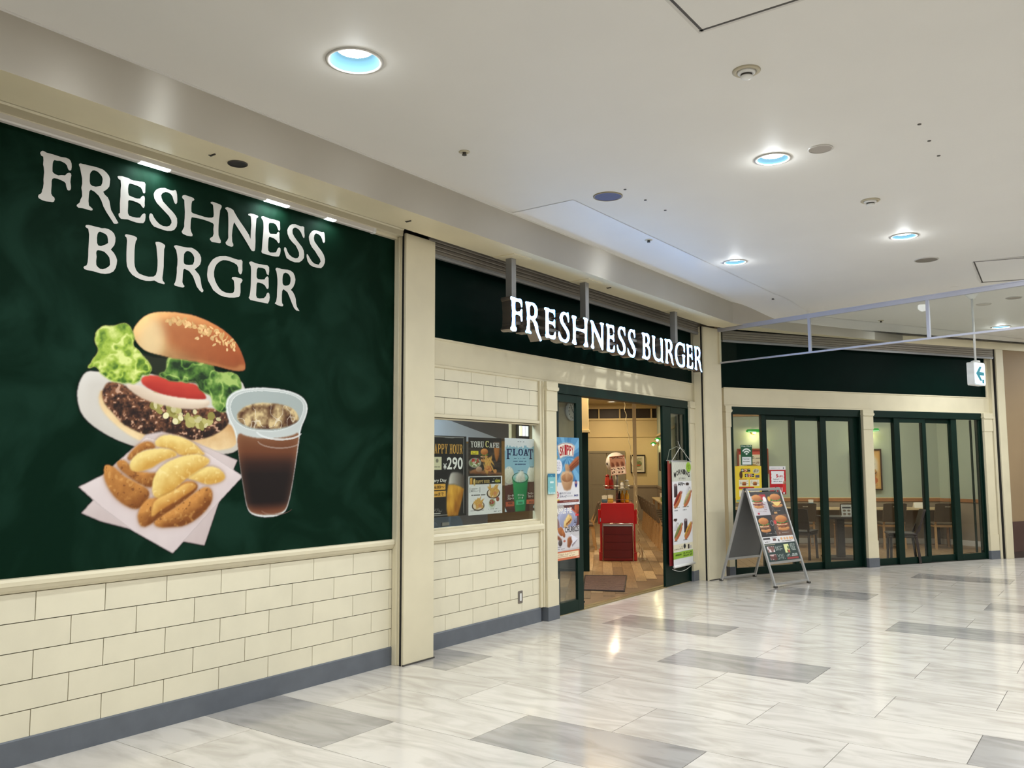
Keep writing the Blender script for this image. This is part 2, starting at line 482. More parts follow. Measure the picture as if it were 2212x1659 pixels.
        me.vertices.add(nx * ny); me.vertices.foreach_set('co', co.ravel())
        me.loops.add(q.size); me.loops.foreach_set('vertex_index', q.ravel().astype('i'))
        me.polygons.add(len(q)); me.polygons.foreach_set('loop_start', np.arange(0, q.size, 4, dtype='i'))
        me.polygons.foreach_set('loop_total', np.full(len(q), 4, 'i'))
        me.update(calc_edges=True)
        c = np.clip(s.c / 255.0, 0, 1); c = np.where(c <= 0.04045, c / 12.92, ((c + 0.055) / 1.055) ** 2.4)
        ca = np.ones((nx * ny, 4), 'f'); ca[:, :3] = c.reshape(-1, 3)
        if mask: ca[:, 3] = s.a.ravel()
        at = me.color_attributes.new('ink', 'FLOAT_COLOR', 'POINT'); at.data.foreach_set('color', ca.ravel())
        me.materials.append(printmat())
        return obj(name, me, parent, M)
# ================================================================== FLOOR
def clip(poly, a, b, c):
    """keep the part of a plan polygon where a*x + b*y <= c"""
    out = []
    for i in range(len(poly)):
        p = poly[i]; q = poly[(i + 1) % len(poly)]
        dp = a * p[0] + b * p[1] - c; dq = a * q[0] + b * q[1] - c
        if dp <= 0: out.append(p)
        if (dp < 0) != (dq < 0) and abs(dp - dq) > 1e-9:
            t = dp / (dp - dq); out.append((p[0] + (q[0] - p[0]) * t, p[1] + (q[1] - p[1]) * t))
    return out
_nR = (math.sin(-AR), math.cos(AR)); _cR = _nR[0] * 14.05 + _nR[1] * 3.36
fl = MB().prism_z([(-6, -7), (26, -7), (26, -3.9), (11.6, 4.97), (-6, 4.97)], -0.06, -0.004).build('floor', STONEG)
struct(fl)
def toscreen(x, y, z):
    v = Vector((x, y, z)) - EYE; d = v.dot(_f)
    if d < 0.3: return None
    return (1106 + 1847.3 * v.dot(_r) / d, 829.5 - 1847.3 * v.dot(_u) / d, d)
DARKPTS = [(3.74, 4.42), (4.4, 2.62), (6.72, 2.59), (7.84, 3.71), (5.54, 4.57), (9.11, 1.47), (5.56, 0.7), (10.98, 2.82), (13.05, 1.58), (11.11, 1.4),
           (2.1, -1.2), (8.6, -0.9), (12.3, -2.0), (15.2, -1.4), (16.9, 0.6)]
tiles = []
for k in range(-10, 36):
    x0 = 0.4 + 0.6 * k; off = 0.81 if k % 2 == 0 else 0.21
    for j in range(-7, 5):
        y0 = off + 1.2 * j
        poly = [(x0 + .002, y0 + .002), (x0 + .598, y0 + .002), (x0 + .598, y0 + 1.198), (x0 + .002, y0 + 1.198)]
        dark = any(x0 <= px < x0 + .6 and y0 <= py < y0 + 1.2 for px, py in DARKPTS)
        whole = y0 + 1.2 <= 4.96
        if not whole: poly = clip(poly, 0, 1, 4.972)
        if len(poly) >= 3:
            m = max(_nR[0] * p[0] + _nR[1] * p[1] for p in poly)
            if m > _cR: poly = clip(poly, _nR[0], _nR[1], _cR + 0.01); whole = False
        if len(poly) < 3: continue
        s = toscreen(x0 + .3, y0 + .6, 0)
        vis = s is not None and -330 < s[0] < 2540 and s[1] < 1980
        tiles.append((s[2] if vis else 1e9, poly, dark, whole, x0, y0))
tiles.sort(key=lambda t: t[0])
near = [t for t in tiles if t[0] < 1e8][:296]; rest = [t for t in tiles if t[0] >= 1e8] + [t for t in tiles if t[0] < 1e8][296:]
_tm = {}
for d_, poly, dark, whole, x0, y0 in near:
    m = STONED if dark else STONEL
    if whole:
        if dark not in _tm: _tm[dark] = MB().prism_z([(.002, .002), (.598, .002), (.598, 1.198), (.002, 1.198)], -0.004, 0).mesh('floor_tile', m)
        obj('floor_tile', _tm[dark], fl, T(x0, y0, 0))
    else:
        MB().prism_z([(p[0] - x0, p[1] - y0) for p in poly], -0.004, 0).build('floor_tile', m, fl, T(x0, y0, 0))
rm_ = MB()
for d_, poly, dark, whole, x0, y0 in rest: rm_.prism_z(poly, -0.004, 0)
ro = rm_.build('floor_tile_remainder', STONEL, fl); ro['kind'] = 'stuff'

# ================================================================== LEFT WALL (tiled dado below the green board)
wl = struct(MB().box(-3.0, 5.10, 4.905, 5.25, 0.0, 3.62).build('wall_left', GROUT))
def tilerun(parent, x0, x1, rows, y, th, M=None):
    """rows: (z0, z1, first joint, pitch)"""
    g = 0.005
    for z0, z1, j0, pitch in rows:
        js = [j0 + pitch * i for i in range(-16, 18)]
        xs = [x0] + [j for j in js if x0 + 0.02 < j < x1 - 0.02] + [x1]
        for a, b in zip(xs[:-1], xs[1:]):
            w, h = b - a - g, z1 - z0 - g
            MB().box(0, w, -th, 0, 0, h).build('tile', CREAMTILE, parent, T(a + g / 2, y, z0 + g / 2))
Z5 = [0.141, 0.283, 0.440, 0.594, 0.751, 0.908]
tilerun(wl, 0.38, 5.098, [(Z5[i], Z5[i + 1], 2.323 if i % 2 == 0 else 2.521, 0.3917) for i in range(5)], 4.905, 0.011)
MB().box(-3.0, 0.38, 4.894, 4.905, 0.141, 0.908).build('tile_remainder', CREAMTILE, wl)
struct(MB().prism_x([(4.886, 0), (4.91, 0), (4.91, .143), (4.893, .143), (4.886, .136)], -3.0, 5.10).build('baseboard_left', BASEM))
# sill moulding under the board
struct(MB().prism_x([(4.862, .944), (4.856, .95), (4.856, .972), (4.862, .988), (4.905, .990), (4.905, .906), (4.884, .912), (4.872, .926)], -3.0, 5.10).build('trim_1', CREAM))
# head of the recess over the board
struct(MB().prism_x([(4.80, 3.475), (4.80, 3.52), (4.79, 3.53), (4.79, 3.62), (4.91, 3.62), (4.91, 3.455), (4.86, 3.455), (4.855, 3.475)], -3.0, 5.10).build('trim_2', CREAM))

# ================================================================== PILLAR between left and middle
p1 = struct(MB().box(5.105, 5.47, 4.77, 5.25, 0, 3.5).build('wall_pillar_left', CREAM, bevel=0.006))
MB().box(5.097, 5.11, 4.793, 4.807, 0, 3.5).build('shutter_slot', BLACK, p1)
MB().box(5.088, 5.106, 4.832, 4.852, 0, 3.47).build('guide_rail', CREAM, p1, bevel=0.003)
MB().box(5.094, 5.106, 4.856, 4.892, 0, 3.47).build('guide_rail', CREAM, p1, bevel=0.003)
MB().box(5.098, 5.475, 4.763, 4.775, 0, 0.012).build('pillar_foot', GREYD, p1)

# ================================================================== MIDDLE WALL
wm = thing_mid = struct(MB().box(5.47, 7.33, 4.985, 5.06, 0.0, 0.93).box(5.47, 7.33, 4.985, 5.06, 2.0, 2.47)
                        .box(5.47, 11.5, 4.985, 5.20, 2.44, 3.62).box(5.47, 5.56, 4.985, 5.06, .9, 2.05).build('wall_middle', GROUT))
tilerun(wm, 5.472, 7.325, [(a, b, 5.855 if i % 2 == 0 else 6.048, 0.3875) for i, (a, b) in
                          enumerate(zip([.138, .277, .431, .59, .748], [.277, .431, .59, .748, .906]))], 4.985, 0.012)
tilerun(wm, 5.472, 7.325, [(2.035, 2.187, 5.834, .3825), (2.187, 2.341, 6.024, .3825), (2.341, 2.452, 5.834, .3825)], 4.985, 0.012)
struct(MB().prism_x([(4.957, 0), (4.99, 0), (4.99, .142), (4.966, .142), (4.957, .133)], 5.47, 7.335).build('baseboard_middle', BASEM))
# outlet
ot = thing('wall_outlet', 'brown wall socket plate with white outlet low on the cream tiles', 'outlet', T(6.988, 4.973, .287))
MB().cbox(-.038, .038, -.006, 0, -.06, .06, .006).build('cover_plate', mat('outlet_plate', rgb(112, 104, 96), .45, noise=.05), ot, bevel=.002)
MB().cbox(-.014, .014, -.009, -.004, -.036, .036, .003).build('socket', WHITEP, ot)
# window with its frame
wn = struct(bpy.data.objects.new('window_1', None)); COL.objects.link(wn)
def frame_rect(mb, x0, x1, z0, z1, w, y0, y1, wz=None):
    wz = wz or w
    return mb.box(x0, x0 + w, y0, y1, z0, z1).box(x1 - w, x1, y0, y1, z0, z1).box(x0 + w, x1 - w, y0, y1, z0, z0 + wz).box(x0 + w, x1 - w, y0, y1, z1 - wz, z1)
frame_rect(MB(), 5.47, 7.385, .985, 2.035, .030, 4.955, 5.06).build('window_frame', CREAM, wn, bevel=.003)
frame_rect(MB(), 5.50, 7.355, 1.015, 2.005, .016, 4.985, 5.03).build('window_stop', CREAM, wn, bevel=.002)
MB().prism_x([(4.93, .93), (4.93, .965), (4.945, .985), (5.0, .987), (5.0, .905), (4.955, .905), (4.948, .92)], 5.47, 7.375).build('window_sill', CREAM, wn)
MB().box(5.51, 7.345, 5.016, 5.022, 1.025, 1.995).build('window_glass', GLASS, wn)
# jamb mouldings and the post beside the entrance
struct(MB().box(7.325, 7.36, 4.948, 5.05, .14, 2.45).box(7.36, 7.385, 4.935, 5.05, .14, 2.45).build('trim_3', CREAM, bevel=.004))
def post(name, x0, x1, yf, yb, top, M=None):
    o = MB().box(x0, x1, yf, yb, .138, top - .09).box(x0 - .008, x1 + .008, yf - .008, yb, .138, .40).box(x0 - .008, x1 + .008, yf - .008, yb, top - .30, top - .09) \
        .prism_y([(x0 - .022, top - .05), (x1 + .022, top - .05), (x1 + .022, top - .072), (x1 + .008, top - .09), (x0 - .008, top - .09), (x0 - .022, top - .072)], yf - .022, yb) \
        .box(x0 - .014, x1 + .014, yf - .014, yb, top - .05, top).build(name, CREAM, None, M)
    struct(o)
    MB().box(x0 - .012, x1 + .012, yf - .014, yb, 0, .138).build('post_skirting', BASEM, o, bevel=.003)
    return o
post('trim_4', 7.395, 7.585, 4.915, 5.05, 2.445)
# header over window and entrance, green board above it
struct(MB().prism_x([(4.955, 2.452), (4.955, 2.47), (4.965, 2.475), (4.965, 2.69), (4.955, 2.695), (4.955, 2.71), (5.0, 2.71), (5.0, 2.445), (4.97, 2.445)], 5.47, 11.25).build('trim_5', CREAM))
struct(MB().box(5.47, 11.19, 4.97, 4.99, 2.708, 3.60).build('wall_sign_board_middle', GREEND))
struct(MB().box(11.19, 11.30, 4.955, 4.99, 2.71, 3.6).box(11.30, 11.40, 4.93, 4.99, 0.0, 3.6).box(11.25, 11.30, 4.945, 4.99, 0, 2.71).build('trim_6', CREAM, bevel=.004))
post('trim_7', 10.985, 11.175, 4.93, 5.05, 2.445)
# shutter housing seen above the board: bottom bar and the lowest slats
def shutter(name, x0, x1, y0, M=None, z=3.39):
    o = struct(MB().box(x0, x1, y0, y0 + .03, z, z + .022).box(x0, x1, y0 - .008, y0 + .038, z + .022, z + .03).build(name, STEEL, None, M))
    for i in range(4):
        z0 = z + .032 + i * .036
        MB().prism_x([(y0 + .004, z0), (y0, z0 + .008), (y0, z0 + .028), (y0 + .006, z0 + .034), (y0 + .02, z0 + .034), (y0 + .02, z0)], x0, x1).build('shutter_slat', SHUT, o)
    return o
shutter('trim_8', 5.475, 11.17, 4.845)

# ================================================================== ENTRANCE (middle): frame, fixed leaf left, stacked leaves right
df = struct(MB().box(7.60, 10.985, 4.95, 5.08, 2.345, 2.445).box(7.60, 7.625, 4.95, 5.08, 0, 2.345).box(10.965, 10.985, 4.95, 5.08, 0, 2.345)
            .build('door_frame_entrance', GREENF, bevel=.003))
def leaf(name, s0, s1, g0, g1, zb, zt, zg0, zg1, y, M=None, glass=GLASSD, th=.035):
    """sliding leaf: two stiles, two rails and its pane"""
    o = struct(bpy.data.objects.new(name, None)); COL.objects.link(o)
    if M is not None: o.matrix_world = M
    MB().box(s0, g0, y, y + th, zb, zt).build('stile', GREENF, o, bevel=.003)
    MB().box(g1, s1, y, y + th, zb, zt).build('stile', GREENF, o, bevel=.003)
    MB().box(g0, g1, y, y + th, zb, zg0).build('rail', GREENF, o, bevel=.003)
    MB().box(g0, g1, y, y + th, zg1, zt).build('rail', GREENF, o, bevel=.003)
    MB().box(g0 - .005, g1 + .005, y + th / 2 - .003, y + th / 2 + .003, zg0 - .005, zg1 + .005).build('pane', glass, o)
    return o
leaf('door_1', 7.627, 8.195, 7.662, 8.075, .004, 2.344, .125, 2.26, 4.972)
leaf('door_2', 7.75, 8.215, 7.79, 8.15, .004, 2.344, .125, 2.26, 5.018)
leaf('door_3', 10.225, 10.965, 10.47, 10.90, .004, 2.344, .20, 2.26, 4.972)
leaf('door_4', 10.345, 10.95, 10.52, 10.88, .004, 2.344, .20, 2.26, 5.018)
leaf('door_5', 10.45, 10.94, 10.56, 10.86, .004, 2.344, .20, 2.26, 5.064)
struct(MB().box(7.62, 10.97, 4.968, 5.11, -.004, .006).box(7.62, 10.97, 4.975, 4.983, .006, .012).box(7.62, 10.97, 5.03, 5.038, .006, .012).build('trim_9', mat('brass_sill', rgb(176, 160, 120), .3, metal=.7, noise=.15, nscale=9)))

# ================================================================== PILLAR between middle and right
p2 = struct(MB().prism_z([(11.165, 4.77), (11.55, 4.688), (11.80, 5.12), (11.165, 5.2)], 0, 3.5).build('wall_pillar_middle', CREAM, bevel=.005))
MB().box(11.150, 11.168, 4.80, 4.82, 0, 3.5).build('shutter_slot', BLACK, p2)
MB().box(11.142, 11.168, 4.775, 4.797, 0, 3.5).build('guide_rail', CREAM, p2, bevel=.003)
MB().box(11.142, 11.168, 4.825, 4.93, 0, 3.5).build('guide_rail', CREAM, p2, bevel=.003)
MB().prism_z([(11.16, 4.762), (11.552, 4.679), (11.56, 4.70), (11.16, 4.785)], 0, .012).build('pillar_foot', GREYD, p2)

# ================================================================== RIGHT FRONT (turned): header, board, eight leaves
struct(MB().prism_x([(-.012, 2.41), (-.012, 2.43), (0, 2.435), (0, 2.665), (-.010, 2.67), (-.010, 2.685), (.06, 2.685), (.06, 2.41)], -2.68, 2.80).build('trim_10', CREAM, None, MR))
struct(MB().box(-2.70, 2.72, .02, .05, 2.68, 3.62).build('wall_sign_board_right', GREEND, None, MR))
struct(MB().box(-2.70, 2.85, .05, .15, 2.41, 3.62).build('wall_right', CREAM, None, MR))
struct(MB().box(2.72, 2.80, .0, .05, 2.685, 3.6).box(2.765, 2.815, -.07, .05, 0, 3.6).build('trim_11', CREAM, None, MR, bevel=.004))
shutter('trim_12', -2.75, 2.80, -.10, MR, z=3.33)
struct(MB().box(-2.61, -.115, -.012, .12, 2.305, 2.412).box(.105, 2.555, -.012, .12, 2.305, 2.412).box(-2.61, -2.585, -.012, .12, 0, 2.305).box(-.14, -.115, -.012, .12, 0, 2.305)
       .box(.105, .125, -.012, .12, 0, 2.305).box(2.535, 2.555, -.012, .12, 0, 2.305).build('door_frame_right', GREENF, None, MR, bevel=.003))
def rpost(name, s0, s1): return post(name, s0, s1, -.05, .10, 2.41, MR)
rpost('trim_13', -2.69, -2.612); rpost('trim_14', -.10, .09); rpost('trim_15', 2.56, 2.745)
RL = [(-2.585, -1.95, -2.52, -2.01, .012, 2.302), (-2.0, -1.37, -1.892, -1.425, .050, 2.232), (-1.43, -.81, -1.322, -.864, .088, 2.232), (-.87, -.14, -.757, -.283, .05, 2.232),
      (.125, .66, .147, .602, .05, 2.228), (.60, 1.27, .72, 1.212, .012, 2.230), (1.22, 1.92, 1.335, 1.855, .05, 2.231), (1.86, 2.535, 1.985, 2.50, .012, 2.302)]
for i, (s0, s1, g0, g1, t, zg) in enumerate(RL):
    leaf('door_%d' % (6 + i), s0, s1, g0, g1, .004, 2.304, .105, zg, t, MR)
MB_ = MB().box(2.425, 2.445, .10, .13, 0.1, 2.3).build('trim_16', GREENF, None, MR); struct(MB_)
struct(MB().box(-2.6, 2.55, -.01, .13, -.004, .004).build('trim_17', GREYD, None, MR))
# end pillar and the brown wall of the neighbour
pe = struct(MB().box(2.845, 3.02, -.115, .25, 0, 3.5).build('wall_pillar_right', CREAM, None, MR, bevel=.004))
MB().box(2.815, 2.847, -.09, .1, 0, 3.5).build('shutter_slot', BLACK, pe)
struct(MB().box(3.02, 12.0, -.06, .25, .60, 3.62).build('wall_neighbour', mat('tan_wall', rgb(154, 130, 98), .6, noise=.05, nscale=2), None, MR))
struct(MB().box(3.02, 12.0, -.075, .25, 0, .60).build('wall_neighbour_dado', mat('brown_dado', rgb(84, 62, 56), .45, noise=.1, nscale=3), None, MR))
struct(MB().box(3.02, 12.0, -.085, -.07, 0, .10).build('baseboard_neighbour', mat('brown_base', rgb(64, 50, 46), .45, noise=.1), None, MR))

# ================================================================== SOFFIT, FASCIA, CEILING
FPTS = [(-6, 4.33), (11.17, 4.345), (12.30, 3.98), (14.0, 3.16), (16.38, 2.15), (21.0, 0.10)]   # plan of the fascia line
ZT = [3.80] * 6
sof = MB()
back = [(-6, 4.705), (11.17, 4.735), None, None, None, None]
bk = [(-6, 4.705), (11.14, 4.705), (11.75, 4.50), (14.0, 3.275), (16.45, 1.80), (21.6, -1.28)]
n = len(FPTS)
for i in range(n - 1):
    a, b, c, d = FPTS[i], FPTS[i + 1], bk[i + 1], bk[i]
    o_ = len(sof.v); sof.add([(a[0], a[1], 3.5), (b[0], b[1], 3.5), (c[0], c[1], 3.5), (d[0], d[1], 3.5)], [(0, 3, 2, 1)])
    sof.add([(d[0], d[1], 3.5), (c[0], c[1], 3.5), (c[0], c[1], 3.9), (d[0], d[1], 3.9)], [(0, 3, 2, 1)])
struct(sof.build('ceiling_soffit', SOFFM))
fa = MB()
for i in range(n - 1):
    a, b = FPTS[i], FPTS[i + 1]
    fa.add([(a[0], a[1], 3.5), (b[0], b[1], 3.5), (b[0], b[1], ZT[i + 1]), (a[0], a[1], ZT[i])], [(0, 1, 2, 3)])
struct(fa.build('ceiling_fascia', FASC))
# pale trim line where the fascia meets the ceiling
struct(MB().box(-6, 11.17, 4.320, 4.345, 3.794, 3.80).build('trim_18', CEILM))
# dark slot behind the soffit for the roller shutter
struct(MB().add([(-6, 4.70, 3.62), (11.3, 4.70, 3.62), (11.3, 5.3, 3.62), (-6, 5.3, 3.62)], [(0, 3, 2, 1)])
       .add([(11.0, 4.9, 3.62), (22, -1.6, 3.62), (22, 0, 3.62), (12, 5.6, 3.62)], [(0, 1, 2, 3)]).build('ceiling_shutter_box', GREYD))
ce = MB()
# pale band along the fascia; past the middle pillar the ceiling ramps down to a lower level
L1 = lambda y: 11.17 - .2804 * (4.345 - y)        # where the ramp starts (plan x at y)
L2 = lambda y: 12.30 - .2804 * (3.98 - y)         # where it ends
ZL, ZR = 3.80, 3.635
ce.add([(5.98, 4.335, ZL - .003), (5.98, 3.69, ZL - .003), (L1(3.69), 3.69, ZL - .003), (11.17, 4.345, ZL - .003)], [(0, 1, 2, 3)])
NR = 12
def ramp(k): t = k / NR; return t, ZL + (ZR - ZL) * t * t * (3 - 2 * t)
mixp = lambda p, q, t: (p[0] + (q[0] - p[0]) * t, p[1] + (q[1] - p[1]) * t)
for k in range(NR):
    (t0, z0), (t1, z1) = ramp(k), ramp(k + 1)
    a0, a1 = mixp((11.17, 4.345), (12.30, 3.98), t0), mixp((11.17, 4.345), (12.30, 3.98), t1)
    b0, b1 = mixp((L1(3.69), 3.69), (L2(3.45), 3.45), t0), mixp((L1(3.69), 3.69), (L2(3.45), 3.45), t1)
    ce.add([(*a0, z0 - .003), (*b0, z0 - .003), (*b1, z1 - .003), (*a1, z1 - .003)], [(0, 1, 2, 3)])
ce.add([(12.30, 3.98, ZR - .003), (L2(3.45), 3.45, ZR - .003), (13.63, 2.68, ZR - .003), (14.0, 3.16, ZR - .003)], [(0, 1, 2, 3)])
ce.add([(14.0, 3.16, ZR - .003), (13.63, 2.68, ZR - .003), (16.05, 1.55, ZR - .003), (16.38, 2.15, ZR - .003)], [(0, 1, 2, 3)])
ce.add([(16.38, 2.15, ZR - .003), (16.05, 1.55, ZR - .003), (20.7, -.5, ZR - .003), (21, .10, ZR - .003)], [(0, 1, 2, 3)])
struct(ce.build('ceiling_band', BANDM))
import bmesh
_bm = bmesh.new()
def _ring(pts, z):
    vs = [_bm.verts.new((p[0], p[1], z)) for p in pts]
    return [_bm.edges.new((vs[i], vs[(i + 1) % len(vs)])) for i in range(len(vs))]
def _level(outer, z, lamps):
    es = _ring(outer, z)
    for x, y, lb, r in lamps: es += _ring([(x + (r - .012) * math.cos(2 * PI * k / 40), y + (r - .012) * math.sin(2 * PI * k / 40)) for k in range(40)], z)
    bmesh.ops.triangle_fill(_bm, use_beauty=True, use_dissolve=False, edges=es, normal=(0, 0, -1))
_level([(-6, -7), (L1(-7), -7), (L1(4.9), 4.9), (-6, 4.9)], ZL, LIGHTS[:4])
_level([(L2(-7), -7), (26, -7), (26, 4.9), (L2(4.9), 4.9)], ZR, LIGHTS[4:])
for k in range(NR):
    (t0, z0), (t1, z1) = ramp(k), ramp(k + 1)
    xa = lambda y, t: L1(y) + (L2(y) - L1(y)) * t
    f = _bm.faces.new([_bm.verts.new(p) for p in ((xa(-7, t0), -7, z0), (xa(-7, t1), -7, z1), (xa(4.9, t1), 4.9, z1), (xa(4.9, t0), 4.9, z0))])
for f in _bm.faces:
    f.normal_update()
    if f.normal.z > 0: f.normal_flip()
bmesh.ops.remove_doubles(_bm, verts=_bm.verts[:], dist=.0005)
for f in _bm.faces: f.smooth = True
_me = bpy.data.meshes.new('ceiling'); _bm.to_mesh(_me); _bm.free(); _me.materials.append(CEILM)
struct(obj('ceiling', _me))
